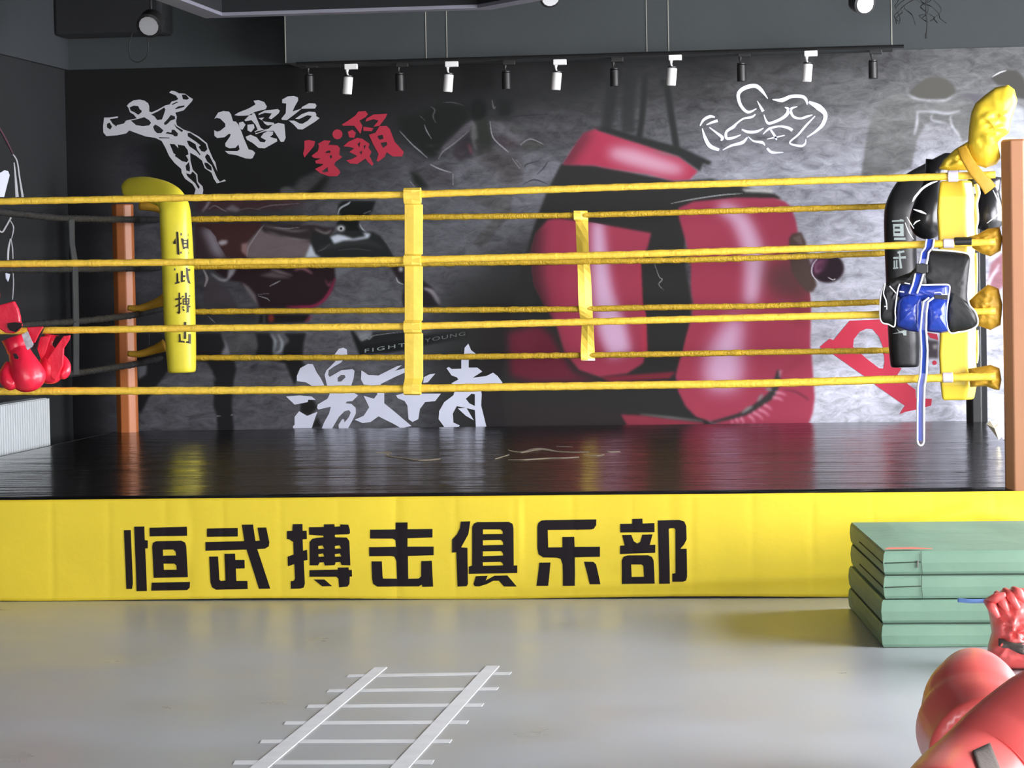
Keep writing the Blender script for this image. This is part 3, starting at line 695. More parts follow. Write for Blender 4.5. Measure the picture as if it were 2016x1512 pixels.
P3 = [[E_([(110,360),(140,290),(210,252),(250,255),(285,330),(320,380),(350,440),(300,460),(240,445),(190,415),(110,405)])],
 [E_([(15,540),(130,530),(240,540),(275,570),(210,568),(205,590),(90,612)])],
 [E_([(75,805),(90,790),(90,720),(130,670),(200,712),(290,675),(270,730),(240,820),(80,822)])],
 [E_([(440,175),(480,120),(520,110),(550,125),(555,170),(500,240),(430,280),(390,310),(385,350),(400,368),(440,345),(500,310),(600,298),(618,315),(610,380),(590,440),(600,500),(650,530),(600,580),(550,585),(540,600),(590,605),(628,640),(630,690),(600,750),(560,822),(480,822),(478,790),(510,740),(525,740),(530,770),(570,720),(585,680),(570,660),(530,670),(480,720),(420,822),(330,822),(350,770),(395,690),(410,630),(300,655),(288,640),(295,610),(380,560),(400,520),(375,440),(355,350),(370,310),(400,280),(450,230)]), E_([(468,375),(500,350),(530,350),(540,370),(500,408),(470,410)])],
 [E_([(680,310),(740,350),(830,355),(900,320),(1000,270),(1035,265),(975,315),(1060,290),(1060,330),(960,375),(850,430),(880,510),(880,600),(960,665),(1120,800),(1030,820),(960,780),(830,715),(760,765),(690,775),(620,745),(700,710),(748,635),(700,535),(790,560),(820,520),(820,450),(700,435),(675,390)])],
 [E_([(985,530),(1060,510),(1200,515),(1380,515),(1330,580),(1240,590),(1195,650),(1180,740),(1130,765),(1095,740),(1085,620),(1060,580),(1000,555)])],
 [E_([(1225,420),(1230,370),(1280,345),(1330,338),(1265,415)])],
 [E_([(1430,290),(1450,280),(1475,298),(1560,295),(1560,220),(1585,160),(1590,110),(1622,74),(1645,130),(1690,165),(1640,170),(1625,225),(1625,285),(1700,285),(1745,320),(1660,375),(1780,360),(1840,330),(1880,360),(1925,420),(1880,440),(1725,445),(1740,520),(1735,620),(1785,822),(1690,822),(1680,660),(1600,640),(1520,625),(1485,690),(1490,770),(1545,795),(1530,822),(1420,822),(1360,740),(1365,670),(1410,590),(1490,530),(1520,440),(1470,425),(1535,390),(1520,370),(1475,355)]), E_([(1600,560),(1650,515),(1680,520),(1680,625),(1630,600)])],
 [E_([(1530,645),(1605,640),(1670,750),(1600,710)])]]
for q in (P3[:5], P3[5:]): o = flat(q, tow, .003).build('character', 'white_print', mural); o['label'] = 'large pale lilac brush character low on the mural'
P4 = [[F_([(85,500),(200,405),(250,420),(330,320),(440,190),(800,175),(915,190),(915,600),(960,740),(1060,755),(1010,830),(1140,950),(1225,1010),(1230,1110),(1420,1120),(1410,1200),(1225,1250),(1100,1275),(1030,1305),(1095,1200),(760,965),(600,840),(260,600),(100,515)]),
  F_([(480,500),(490,410),(560,320),(640,285),(710,290),(790,380),(835,500),(820,560),(850,600),(855,680),(840,760),(790,755),(640,640),(560,570)])],
 [F_([(1360,330),(1480,350),(1495,420),(1400,395)])], [F_([(1450+28*math.cos(k*.785), 690+28*math.sin(k*.785)) for k in range(8)])]]
o = flat(P4, tow, .003).build('character', 'crimson_print', mural); o['label'] = 'big crimson character partly hidden by the black pad'
# bar across the loop of the crimson character where the lower leg crosses
G1 = Z(180, 160, 300/2016)
body = G1([(470,325),(500,290),(560,252),(640,243),(700,255),(750,290),(765,330),(765,400),(800,410),(880,375),(980,320),(1040,305),(1060,270),(1130,250),(1150,235),(1120,190),(1030,150),(1060,125),(1100,130),(1160,160),(1240,165),(1300,210),(1345,235),(1330,265),(1270,330),(1220,385),(1110,415),(1130,470),(1120,530),(1130,580),(1220,640),(1300,665),(1420,730),(1530,820),(1550,890),(1580,960),(1610,1030),(1640,1070),(1665,1190),(1600,1060),(1560,980),(1530,960),(1500,1000),(1530,1060),(1590,1110),(1640,1230),(1665,1285),(1700,1330),(1760,1300),(1780,1320),(1660,1350),(1620,1290),(1590,1210),(1500,1150),(1465,1050),(1390,990),(1305,945),(1310,1050),(1340,1170),(1400,1230),(1410,1330),(1470,1390),(1480,1440),(1470,1500),(1360,1500),(1380,1430),(1340,1360),(1240,1290),(1195,1210),(1190,1160),(1100,1080),(1030,990),(980,880),(930,790),(850,750),(720,730),(580,680),(500,650),(460,690),(340,715),(200,725),(160,680),(155,600),(170,480),(230,480),(350,465),(350,485),(240,500),(280,560),(330,600),(340,580),(430,560),(460,520),(600,490),(560,440),(510,410),(490,350)])
holes = [G1(h) for h in ([(505,345),(560,322),(620,328),(640,370),(665,385),(665,410),(620,445),(560,405),(520,390)], [(520,520),(610,500),(700,475),(765,515),(790,550),(765,585),(680,595),(590,580),(550,545)],
 [(790,440),(880,398),(965,345),(980,375),(955,450),(935,505),(870,515),(835,465)], [(205,565),(240,545),(275,600),(250,640),(205,610)], [(1195,178),(1250,176),(1295,228),(1265,245),(1210,238)],
 [(1105,360),(1150,332),(1235,318),(1228,340),(1120,370)], [(1068,300),(1130,270),(1150,278),(1065,318)], [(960,550),(1010,500),(1050,445),(1105,465),(1110,500),(1050,520),(1000,570),(965,578)],
 [(815,600),(845,572),(900,602),(955,650),(925,688),(870,688),(832,650)], [(980,690),(1003,668),(1055,680),(1065,640),(1100,642),(1145,690),(1138,728),(1100,728),(1070,705)], [(1085,555),(1125,595),(1100,560),(1130,600),(1215,650),(1198,675),(1122,618)],
 [(890,740),(1035,745),(1035,755),(900,755)], [(1272,685),(1310,684),(1415,752),(1515,830),(1535,900),(1500,935),(1455,925),(1415,868),(1445,850),(1380,798),(1275,728)], [(1262,788),(1300,788),(1378,832),(1398,900),(1445,970),(1435,980),(1380,918),(1292,858)],
 [(1035,828),(1100,832),(1150,885),(1142,838),(1230,852),(1275,910),(1285,968),(1250,982),(1285,1040),(1265,1072),(1200,1058),(1105,990),(1112,970),(1085,950)], [(1250,1215),(1310,1232),(1340,1192),(1385,1240),(1395,1330),(1435,1400),(1418,1428),(1370,1348),(1270,1258)],
 [(1245,1120),(1290,1065),(1305,1140),(1302,1195),(1255,1180)], [(1493,1073),(1540,1083),(1588,1130),(1595,1185),(1530,1158),(1498,1110)])]
holes[10] = G1([(1085,555),(1130,600),(1215,650),(1198,675),(1122,618)])
o = flat([[body]+holes], tow, .003).build('figure_outline', 'grey_print', mural); o['label'] = 'pale line drawing of a flexing bodybuilder, full figure'
H1 = Z(1370, 150, 280/2016); q_ = 280/2016
st_ = [([(1020,320),(930,200),(850,140),(740,150),(640,200),(600,280),(640,420),(740,510),(860,460)], [8,50,58,60,55,50,45,42,12]), ([(870,350),(920,440),(955,500)], [6,35,45]), ([(1085,330),(1220,340),(1350,288),(1500,288),(1560,330),(1580,405)], [8,60,48,48,44,16]),
 ([(1600,365),(1740,440),(1835,545),(1800,680),(1700,780),(1575,865)], [30,90,62,52,36,14]), ([(1560,890),(1545,960),(1480,990),(1330,945),(1450,830),(1560,700),(1690,565)], [8,30,36,24,28,32,14]), ([(965,545),(1000,640),(1050,668),(1200,610),(1290,540),(1310,470),(1260,440)], [10,34,40,42,50,50,8]),
 ([(1440,430),(1345,470),(1380,570),(1480,600),(1580,570),(1655,548)], [8,40,36,30,34,8]), ([(845,540),(790,580),(680,600),(590,660),(530,720),(440,780),(425,850),(450,885),(540,870),(640,830)], [16,34,26,26,46,36,40,40,36,10]),
 ([(650,755),(740,790),(860,785),(960,735)], [18,44,40,10]), ([(270,582),(200,572),(110,620),(60,705)], [20,46,38,14]), ([(150,690),(230,655),(310,630)], [12,36,40]), ([(90,740),(130,870),(200,990),(330,1045)], [12,46,60,40]), ([(190,725),(290,800),(375,870),(355,915)], [14,30,50,20]),
 ([(380,1048),(500,985),(660,940),(730,865)], [10,34,50,16]), ([(740,855),(820,920),(940,940),(980,985)], [10,26,44,8]), ([(1010,1020),(1080,1080),(1240,1080)], [30,40,8]), ([(950,825),(1040,745),(1180,712),(1300,730),(1370,768)], [8,36,26,40,46]), ([(1060,760),(1120,850),(1145,905)], [30,36,20]), ([(1010,892),(1120,870),(1260,838)], [8,26,14])]
o = ribbon_sheet([(H1(p_), [w_*q_ for w_ in ws]) for p_, ws in st_], tow, .003).build('figure_outline', 'white_print', mural); o['label'] = 'white line drawing of a flexing bodybuilder torso'
# words on the printed board
def words(txt, xa, ya, xb, yb, h, m, track=1.0):
    cu = bpy.data.curves.new('words', 'FONT'); cu.body = txt; cu.size = 1; cu.extrude = .0; cu.space_character = track
    ob = bpy.data.objects.new('words', cu); COL.objects.link(ob)
    dg = bpy.context.evaluated_depsgraph_get(); me = bpy.data.meshes.new_from_object(ob.evaluated_get(dg))
    bpy.data.objects.remove(ob); bpy.data.curves.remove(cu)
    xs = [v.co.x for v in me.vertices]; x0_, x1_ = min(xs), max(xs)
    for v in me.vertices:
        t = (v.co.x-x0_)/(x1_-x0_); hh = v.co.y/.73
        v.co = uy(xa+(xb-xa)*t, ya+(yb-ya)*t-h*hh, YM-.003)
    return link('lettering', me, m, mural)
w_ = words('FIGHT', 718, 694.5, 798, 682, 7.5, 'letter_grey', 1.3)
w_ = words('YOUNG', 836, 674, 916, 660, 7.5, MT['dim_print'], 1.15)
# painted figure on the left wall, only its edge shows
def tol(x, y): return ux(x, y, WXL+.004)
lm_ = [([(-12,236),(2,262),(25,305)], 2.2, 'strap_grey')]
mb = ribbon_sheet([([(-20,225),(2,258),(14,280),(25,303)], 3)], tol, .003, (1, 0, 0))
o = mb.build('wall_mural', mat('plum_print', (92,58,70), .6)); rebase(o, ux(0, 400, WXL+.004)); tag(o, 'dark painted figure on the black left wall, pale edge lines at the photo edge', 'mural')
ribbon_sheet([([(25,304),(33,318),(38,350),(44,388)], [2,2,2,4]), ([(27,320),(30,350),(33,388)], [1,3,6]), ([(21,428),(12,444),(3,457),(-8,448)], [3,3,3,2]), ([(20,470),(16,490),(15,512)], [2,3,3]), ([(21,470),(24,490),(25,510)], 1.5), ([(25,535),(26,560),(24,590)], 1.5), ([(18,432),(26,448),(22,470)], 2)], tol, .004, (1, 0, 0)).build('edge_lines', 'grey_print', o)
for q in ([(-20,388),(-20,345),(0,340),(8,335),(15,337),(18,345),(12,368),(7,388)], [(10,537),(19,537),(18,545),(15,555),(11,548)]): flat([[q]], tol, .004, (1, 0, 0)).build('highlight', 'white_print', o)


# ------------------------------------------------------------------ boxing ring
ring = thing('boxing_ring', 'raised boxing ring with black vinyl floor, yellow ropes and yellow lettered skirt', 'boxing ring', (XL/2, YB/2, 0))
EX = .12
MB().box((XL-EX+.05, -.05, 0), (.05, YB+.1, CZ-.05)).build('platform', 'wood_dark', ring)
# floor cover: grid with slight undulation, rolled edges
x0, x1, y0, y1 = XL-EX, .1, -.075, YB+.13
nx, ny = 150, 120
def cz(x, y):
    h = mnoise.noise(Vector((x*.35, y*3.2, 1.7)))*.006+mnoise.noise(Vector((x*1.2, y*9, 4.2)))*.0018
    ed = min(x-x0, x1-x, y-y0, y1-y)
    h *= min(1, max(ed, 0)/.15)
    h -= .0 if ed > .04 else (.04-ed)**2*9
    return CZ+h
mb = MB(); vs = []; fs = []
for j in range(ny+1):
    for i in range(nx+1):
        x = x0+(x1-x0)*i/nx; y = y0+(y1-y0)*j/ny
        vs.append((x, y, cz(x, y)))
for j in range(ny):
    for i in range(nx):
        k = j*(nx+1)+i; fs.append((k, k+1, k+nx+2, k+nx+1))
mb.add(vs, fs)
# side band
for (ax, ay, bx_, by) in ((x0, y0, x1, y0), (x1, y0, x1, y1), (x1, y1, x0, y1), (x0, y1, x0, y0)):
    mb.add([(ax, ay, CZ-.015), (bx_, by, CZ-.015), (bx_, by, CZ-.06), (ax, ay, CZ-.06)], [(0, 1, 2, 3)])
cv = mb.build('floor_cover', 'canvas', ring, smooth=True); cv['label'] = 'black wrinkled glossy vinyl ring floor'
sb = MB().sweep([(x0, y0, CZ-.012), (x0, y1, CZ-.012)], .008, 6)
sb.build('edge_piping', 'strap_grey', ring)
# scuffs on the ring floor
S = Z(1000, 600, .25); S2 = Z(500, 600, .25)
sc_strokes = [(S([(0,1145),(100,1160),(200,1140),(300,1140),(420,1160),(640,1165)]), 3), (S([(780,1150),(800,1162),(885,1162)]), 3.2),
   (S([(0,1222),(120,1222),(300,1208),(435,1205),(560,1197)]), 2), (S([(595,1185),(700,1188),(760,1180)]), 1.5),
   (S2([(960,1165),(1080,1160),(1040,1185),(1180,1210),(1300,1225),(1470,1215)]), 2), (S2([(1900,1215),(2010,1180)]), 2), (S([(380,1118),(510,1122)]), 1.5)]
ribbon_sheet(sc_strokes, lambda x, y: (lambda p: Vector((p.x, p.y, cz(p.x, p.y)+.0005)))(uz(x, y, CZ)), .0015, (0, 0, 1)).build('scuff_marks', 'scuff', ring)

# posts
def post(x, y, z0, z1, m, r=.075):
    Rz = Matrix.Rotation(PI/8, 4, 'Z'); Rz.translation = Vector((x, y, 0))
    mb = MB().lathe([(r*.97, z0), (r, z0+.01), (r, z1-.01), (r*.9, z1)], 8, Rz)
    o = mb.build('corner_post', m, ring, bevel=.006, bseg=3)
    return o
zt = ux(252, 400, XL).z
post(XL, YB, CZ-.02, 2.06, 'post')
pr = post(.02, -.0, CZ-.06, uy(1990, 275, 0).z, 'post_tan')
pb = post(0, YB, CZ-.02, 2.0, 'post_black'); pb['label'] = 'black painted rear post'
post(XL, -.0, CZ-.06, 2.2, 'post')

RR = .0165
def rope(pts, m, r=RR, ends=None, name='rope', lab=None, wob=.0008, wrap=0.0):
    P = [Vector(p) for p in pts]
    Q = []
    for i in range(len(P)-1):
        n = max(2, int((P[i+1]-P[i]).length/.03))
        for k in range(n): Q.append(P[i].lerp(P[i+1], k/n))
    Q.append(P[-1])
    # soften the polyline
    for _ in range(30):
        Q = [Q[0]]+[(Q[i-1]+Q[i]*2+Q[i+1])/4 for i in range(1, len(Q)-1)]+[Q[-1]]
    R = [r+wob*math.sin(i*1.9)+(wrap*random.random()) for i in range(len(Q))]
    o = MB().sweep(Q, R, 10).build(name, m, ring, smooth=True)
    if lab: o['label'] = lab
    return o
YR = -.02
front = [
 [(-300,405),(-95,399.5),(0,396.5),(400,389),(795,383.5),(1200,369),(1700,352.5),(1890,346.5),(1960,344)],
 [(-300,524),(-95,521),(0,519.5),(400,516),(795,512),(1200,502),(1700,486),(1870,479),(1960,476)],
 [(-300,657),(-95,654),(0,652),(400,646),(795,643),(1200,632.5),(1700,620),(1780,618),(1960,612)],
 [(-300,775),(-95,772),(0,770.5),(500,768.5),(795,765.5),(1000,762),(1500,755),(1850,744),(1960,741)]]
for k, L in enumerate(front):
    rope([uy(x, y, YR) for x, y in L], 'yellow_rope', r=RR if k < 3 else RR*1.12, lab='bright yellow taped front rope', wrap=.0006)
YR2 = YB-.12
back = [
 [(330,432.5),(385,431.5),(795,428),(1130,424),(1300,419.5),(1700,407.5),(1770,405)],
 [(330,526),(600,522.5),(835,519),(1300,513),(1500,508),(1700,500),(1770,498)],
 [(330,614),(385,613.7),(795,611),(1135,608.7),(1300,605),(1500,603),(1700,595.5),(1770,593)],
 [(330,705),(388,704.5),(795,704),(1140,699.5),(1300,697.5),(1500,693.7),(1770,689.5)]]
for L in back:
    rope([uy(x, y, YR2) for x, y in L], 'old_rope', r=.0185, lab='worn dull yellow rear rope', wob=.0012, wrap=.003)
XS = XL+.16
side = [[(330,433),(200,431.5),(110,429),(0,417)], [(330,527),(150,530),(0,531)], [(330,605),(262,621),(150,633),(0,643)], [(330,702),(262,718),(150,735),(0,752)]]
for L in side:
    P = [ux(x, y, XS) for x, y in L]
    d = (P[-1]-P[-2]).normalized()
    P.append(P[-1]+d*.8)
    rope(P, 'rope_black', r=.019, lab='black taped left side rope', wob=.002, wrap=.004)
for z_ in (1.01, 1.30, 1.62, 1.93):
    rope([Vector((-.17, .2, z_)), Vector((-.17, 5.3, z_))], 'rope_black', r=.018, lab='black taped right side rope', wob=.002, wrap=.003)
# spacer webbing: front, rear and left side
def spacer(px, plane, z_pts, hw, m, name='rope_spacer', ax=1, twist=0):
    """z_pts: (y px, half width factor, bulge)"""
    pass
def strap(rows, plane, ax=1, th=.006, name='rope_spacer', m='yellow_strap', tw=None, lab=None):
    """rows: (xl, xr, y, out) px rows on a plane; out = metres towards the camera side"""
    mb = MB(); vs = []; fs = []; n = 0
    R = []
    for i in range(len(rows)-1):
        for k in range(3):
            t = k/3; R.append(tuple(p+(q-p)*t for p, q in zip(rows[i], rows[i+1])))
    R.append(rows[-1])
    d = Vector((0, -1, 0)) if ax == 1 else Vector((1, 0, 0))
    for i, (xl, xr, y, out) in enumerate(R):
        a = un(xl, y, ax, plane); b = un(xr, y, ax, plane)
        tws = (tw or 0)*math.sin(i*.55)
        for s_, o_ in ((0, 0), (1, 0)):
            pass
        mid = (a+b)/2
        vs += [a+d*(out+tws), mid+d*(out+.004), b+d*(out-tws), a+d*(out+tws-th), mid+d*(out+.004-th), b+d*(out-tws-th)]
    for i in range(len(R)-1):
        o = i*6
        fs += [(o, o+1, o+7, o+6), (o+1, o+2, o+8, o+7), (o+3, o+9, o+10, o+4), (o+4, o+10, o+11, o+5), (o, o+6, o+9, o+3), (o+2, o+5, o+11, o+8)]
    e = (len(R)-1)*6
    fs += [(0, 3, 4, 1), (1, 4, 5, 2), (e, e+1, e+4, e+3), (e+1, e+2, e+5, e+4)]
    mb.add(vs, fs)
    o = mb.build(name, m, ring, bevel=.002)
    if lab: o['label'] = lab
    return o
fo_ = .024
rows = [(796,828,371,-.005),(795.5,828.5,374,fo_),(796,827.5,384,fo_),(797,828,401,fo_*.8),(797,832.5,403,.004),(797,832.5,500,.004),(796,829,504,fo_),(796,829,521,fo_),(797,829,523,.008),(797,832.5,525,.003),(797,832.5,630,.003),(796,828,636,fo_),(797,831,654,fo_*.9),(797,833,657,.004),(797,833,745,.004),(796,830,757,fo_),(796,828,775,fo_),(797,827,778,0)]
strap(rows, YR, th=.004)
# loops wrapping each front rope
for k, (yt, yb) in enumerate(((370, 401), (503, 523), (632, 655), (752, 777))):
    a = uy(795.5, yt, YR); b = uy(829, yb, YR); zc = (a.z+b.z)/2; h = abs(a.z-b.z)/2
    ring_pts = []
    MB().sweep([(a.x, YR-.002, zc), (b.x, YR-.002, zc)], [(h, .027)]*2, 16).build('spacer_loop', 'yellow_strap', ring, smooth=False)
rows = [(1130,1157,415,.02),(1131,1158,432,.02),(1133,1158,436,.004),(1135,1160,500,.004),(1138,1163,540,.004),(1140,1166,600,.02),(1142,1168,625,.02),(1145,1169,640,.004),(1144,1171,690,.02),(1145,1171,709,.02)]
strap(rows, YR2, th=.004, tw=.02)
strap([(1146,1172,706,.019),(1146,1172,710,.021)], YR2, th=.004, name='spacer_end', m='white_pipe')
strap([(131,141,432,.02),(134,143,480,.015),(138,148,520,.02),(140,150,640,.02),(140,150,738,.02)], XS, ax=0, th=.01, name='rope_spacer', m='strap_grey', lab='grey webbing spacer on the left side ropes')

# corner pads -------------------------------------------------------------
def pad(path_px, Y, rx, ry, m, lab, sq=.75, name='corner_pad'):
    P = interp([uy(x, y, Yv) for x, y, Yv in path_px], 6)
    RX = lerpn([(b_, a_) for a_, b_ in zip(rx, ry)], 6)
    d_ = (P[0]-P[1]).normalized()
    P = [P[0]+d_*.016, P[0]+d_*.012]+P; RX = [(RX[0][0]*.8, RX[0][1]*.84), (RX[0][0]*.93, RX[0][1]*.95)]+RX
    # rings: first radius lies along 'up' = +y (depth), second across
    o = MB().sweep(P, RX, 28, up=(0, 1, 0), sq=sq).build(name, m, ring, smooth=True, bevel=0)
    o['label'] = lab
    return o
s_b = 5707.5/ (YB-.35-CAM.y)   # px per metre at the rear pads
YP = YB-.42
rp = pad([(358,729,YP),(356,680,YP),(353,610,YP),(350,520,YP),(346,440,YP),(342,405,YP),(325,384,YP+.05),(285,371,YP+.16),(252,369,YP+.26),(244,374,YP+.28)], YP,
    [.092,.1,.105,.105,.104,.1,.09,.085,.07,.02], [.078,.087,.09,.09,.09,.06,.045,.04,.035,.02], 'yellow_pad', 'bright yellow corner pad with vertical black characters, its top bent over')
bp_ = pad([(1781,718,YP),(1780,680,YP),(1777,610,YP),(1774,520,YP),(1772,440,YP),(1776,405,YP),(1795,372,YP+.05),(1835,345,YP+.14),(1872,322,YP+.2),(1890,315,YP+.22)], YP,
    [.092,.1,.1,.102,.104,.104,.1,.09,.08,.02], [.075,.083,.085,.085,.085,.08,.06,.05,.05,.02], 'black_vinyl', 'black corner pad with grey vertical characters at the rear right corner')

# characters on the rear-left pad (upright brush strokes, right half of the pad)
K = Z(0, 330, .25)
kL = [  # heng
 [K([(1418,508),(1432,510),(1440,685),(1424,682)])], [K([(1392,590),(1408,560),(1412,600),(1396,602)])],
 [K([(1452,518),(1502,522),(1502,540),(1452,534)])],
 [K([(1455,560),(1502,560),(1504,640),(1470,640)]), K([(1474,578),(1494,578),(1494,592),(1474,592)]), K([(1474,606),(1494,606),(1494,622),(1474,622)])],
 [K([(1450,664),(1506,664),(1506,680),(1450,676)])],
 [K([(1400,795),(1518,792),(1518,802),(1400,808)])], [K([(1492,790),(1502,790),(1512,880),(1520,915),(1505,905),(1496,870)])],
 [K([(1420,832),(1430,832),(1432,900),(1420,902)])], [K([(1455,815),(1466,815),(1466,895),(1455,897)])], [K([(1464,850),(1485,848),(1485,860),(1464,862)])],
 [K([(1405,905),(1480,886),(1482,896),(1408,916)])], [K([(1505,800),(1516,800),(1516,812),(1505,812)])],
 [K([(1434,985),(1444,985),(1446,1140),(1436,1150),(1420,1138),(1434,1128)])], [K([(1408,1030),(1456,1024),(1456,1034),(1408,1042)])], [K([(1410,1085),(1458,1062),(1458,1072),(1412,1096)])],
 [K([(1462,1010),(1518,1006),(1518,1014),(1462,1020)])], [K([(1470,1030),(1515,1028),(1515,1075),(1470,1078)]), K([(1476,1038),(1508,1036),(1508,1048),(1476,1050)]), K([(1476,1056),(1508,1054),(1508,1068),(1476,1070)])],
 [K([(1488,985),(1496,985),(1498,1080),(1490,1080)])], [K([(1462,1092),(1520,1088),(1520,1098),(1462,1102)])], [K([(1500,1080),(1510,1080),(1510,1135),(1495,1140),(1500,1128)])], [K([(1470,1108),(1482,1122),(1474,1128),(1466,1114)])],
 [K([(1480,1215),(1492,1215),(1492,1345),(1480,1345)])], [K([(1438,1310),(1448,1310),(1450,1365),(1440,1365)])], [K([(1516,1310),(1526,1310),(1526,1385),(1516,1380)])], [K([(1438,1360),(1526,1368),(1526,1380),(1438,1372)])], [K([(1450,1240),(1515,1238),(1515,1248),(1450,1250)])],[K([(1445,1275),(1520,1272),(1520,1282),(1445,1285)])]]
def pad_surface(cx_fn, Y, rx, ry):
    def f(x, y):
        cx = cx_fn(y); c = uy(cx, y, Y)
        s_ = F/((Y-CAM.y))
        u_ = max(-.985, min(.985, (x-cx)/s_/rx))
        # superellipse |x|^(2/sq)+|y|^(2/sq)=1
        e = 2/.75
        yy = (1-abs(u_)**e)**(1/e)
        return Vector((c.x+u_*rx, Y-ry*yy-.002, uy(x, y, Y).z))
    return f
pf = pad_surface(lambda y: 346+(y-440)*.046, YP, .1045, .09)
kL = [[grow(l[0], .9)]+l[1:] for l in kL]
for a_, b_ in ((0, 5), (5, 12), (12, 21), (21, len(kL))):
    flat(kL[a_:b_], pf, .0015).build('character', 'letter_dark', rp)
# characters on the black pad
G2 = Z(1730, 340, 140/1512)
kB = [[G2([(285,1020),(440,1010),(460,990),(525,1010),(530,1040),(290,1045)])],
 [G2([(305,1100),(520,1095),(528,1350),(318,1350)]), G2([(340,1150),(450,1150),(450,1195),(340,1195)]), G2([(340,1250),(455,1250),(455,1290),(340,1290)])],
 [G2([(330,1385),(560,1385),(572,1430),(330,1430)])]]
G3 = Z(1720, 440, 296/1721)
kB += [[G3([(270,325),(345,310),(350,330),(275,345)])],[G3([(225,385),(365,375),(368,400),(228,405)])],[G3([(288,312),(300,312),(312,420),(325,510),(300,515),(292,420)])],[G3([(230,425),(245,425),(248,520),(232,520)])],[G3([(258,420),(270,420),(270,510),(258,510)])],[G3([(225,505),(280,500),(280,515),(225,520)])],
 [G3([(262,1200),(300,1232),(345,1218),(372,1218),(372,1276),(340,1276),(330,1250),(215,1258),(290,1240)])]]
pf2 = pad_surface(lambda y: 1772+(y-440)*.03, YP, .104, .085)
for a_, b_ in ((0, 3), (3, 9), (9, len(kB))):
    flat([[grow(l[0], .5)]+l[1:] for l in kB[a_:b_]], pf2, .0015).build('character', 'letter_grey', bp_)

# front right pad: boxy yellow pad
def boxpad(px0, px1, y0_, y1_, Y, depth, side, m, name='corner_pad', lab=None, par=None):
    a = uy(px0, y0_, Y); b = uy(px1, y1_, Y)
    mb = MB(); n = 14
    vs = []; fs = []
    for i in range(n+1):
        z = a.z+(b.z-a.z)*i/n; k = .003*math.sin(i*2.1)
        xx0, xx1 = a.x+k, b.x+k*.6
        ins = .012 if i in (0, n) else 0
        vs += [(xx0+ins, Y+ins, z), (xx1-ins, Y+ins, z), (xx1+side-ins, Y+depth*.5, z), (xx1+side*.6-ins, Y+depth-ins, z), (xx0+ins, Y+depth-ins, z)]
    for i in range(n):
        for k in range(5):
            k2 = (k+1) % 5; fs.append((i*5+k, i*5+k2, (i+1)*5+k2, (i+1)*5+k))
    fs += [(4,3,2,1,0), tuple(n*5+k for k in range(5))]
    mb.add(vs, fs)
    o = mb.build(name, m, par or ring, bevel=.012, bseg=3)
    if lab: o['label'] = lab
    return o
fp = boxpad(1846, 1906, 356, 788, .07, .14, .045, 'yellow_vinyl', lab='square yellow vinyl pad on the front right corner')
boxpad(-228, -166, 362, 792, .07, .14, .045, 'yellow_vinyl', lab='square yellow vinyl pad on the front left corner')
# frayed foam edge along the pad side
q = [uy(x, y, .16) for x, y in ((1921,362),(1926,380),(1921,400),(1923,430),(1920,450),(1921,466))]
MB().sweep(interp(q, 3), .011, 8).build('foam_edge', 'cream', fp, smooth=True)
q = [uy(x, y, .16) for x, y in ((1922,498),(1923,540),(1921,584))]
MB().sweep(interp(q, 3), .006, 8).build('foam_edge', 'cream', fp, smooth=True)
q = [uy(x, y, .16) for x, y in ((1924,650),(1925,690),(1923,715))]
MB().sweep(interp(q, 3), .006, 8).build('foam_edge', 'cream', fp, smooth=True)

# bent top pad and cloth over the front right corner
# cloth hood between pad and post
def cloth(px, Y, dep, m, name, lab=None, cuts=4, amp=.012, par=None, fr=.09, sub=0):
    """draped cloth piece: outline px, gives a puffed double sheet"""
    cx = sum(p[0] for p in px)/len(px); cy = sum(p[1] for p in px)/len(px)
    n = len(px); mb = MB(); vs = []; fs = []
    L = 12
    for side in (-1, 1):
        base = len(vs)
        for j in range(L+1):
            t = j/L
            for (x, y) in px:
                X_ = cx+(x-cx)*(1-t*.98); Y_ = cy+(y-cy)*(1-t*.98)
                p = uy(X_, Y_, Y)
                h = dep*math.sqrt(max(0, 1-(1-t)**2.2))
                h += amp*t**.5*mnoise.noise(Vector((X_*fr, Y_*fr*1.8, side*3.3)))
                vs.append(p+Vector((0, side*h, 0)))
        for j in range(L):
            for i in range(n):
                i2 = (i+1) % n
                f = (base+j*n+i, base+j*n+i2, base+(j+1)*n+i2, base+(j+1)*n+i)
                fs.append(f if side < 0 else f[::-1])
        fs.append(tuple(base+L*n+i for i in range(n)) if side < 0 else tuple(base+L*n+i for i in reversed(range(n))))
    # stitch rims
    B = (L+1)*n
    for i in range(n):
        i2 = (i+1) % n; fs.append((i, B+i, B+i2, i2))
    mb.add(vs, fs)
    bm = bmesh.new(); me = bpy.data.meshes.new(name); me.from_pydata(mb.v, [], mb.f)
    bm.from_mesh(me); bmesh.ops.remove_doubles(bm, verts=bm.verts, dist=1e-5); bmesh.ops.recalc_face_normals(bm, faces=bm.faces); bm.to_mesh(me); bm.free()
    o = link(name, me, m, par or ring, smooth=True)
    if lab: o['label'] = lab
    return o
H = Z(1800, 140, 216/1089)
def dens(px, n=4):
    out = []
    for i in range(len(px)):
        a = px[i]; b = px[(i+1) % len(px)]
        for k in range(n): out.append((a[0]+(b[0]-a[0])*k/n, a[1]+(b[1]-a[1])*k/n))
    return out
cloth(dens(H([(240,970),(290,880),(400,780),(530,700),(600,760),(640,900),(600,985),(430,985),(330,985)])), .06, .05, 'yellow_vinyl', 'pad_hood', amp=.03)
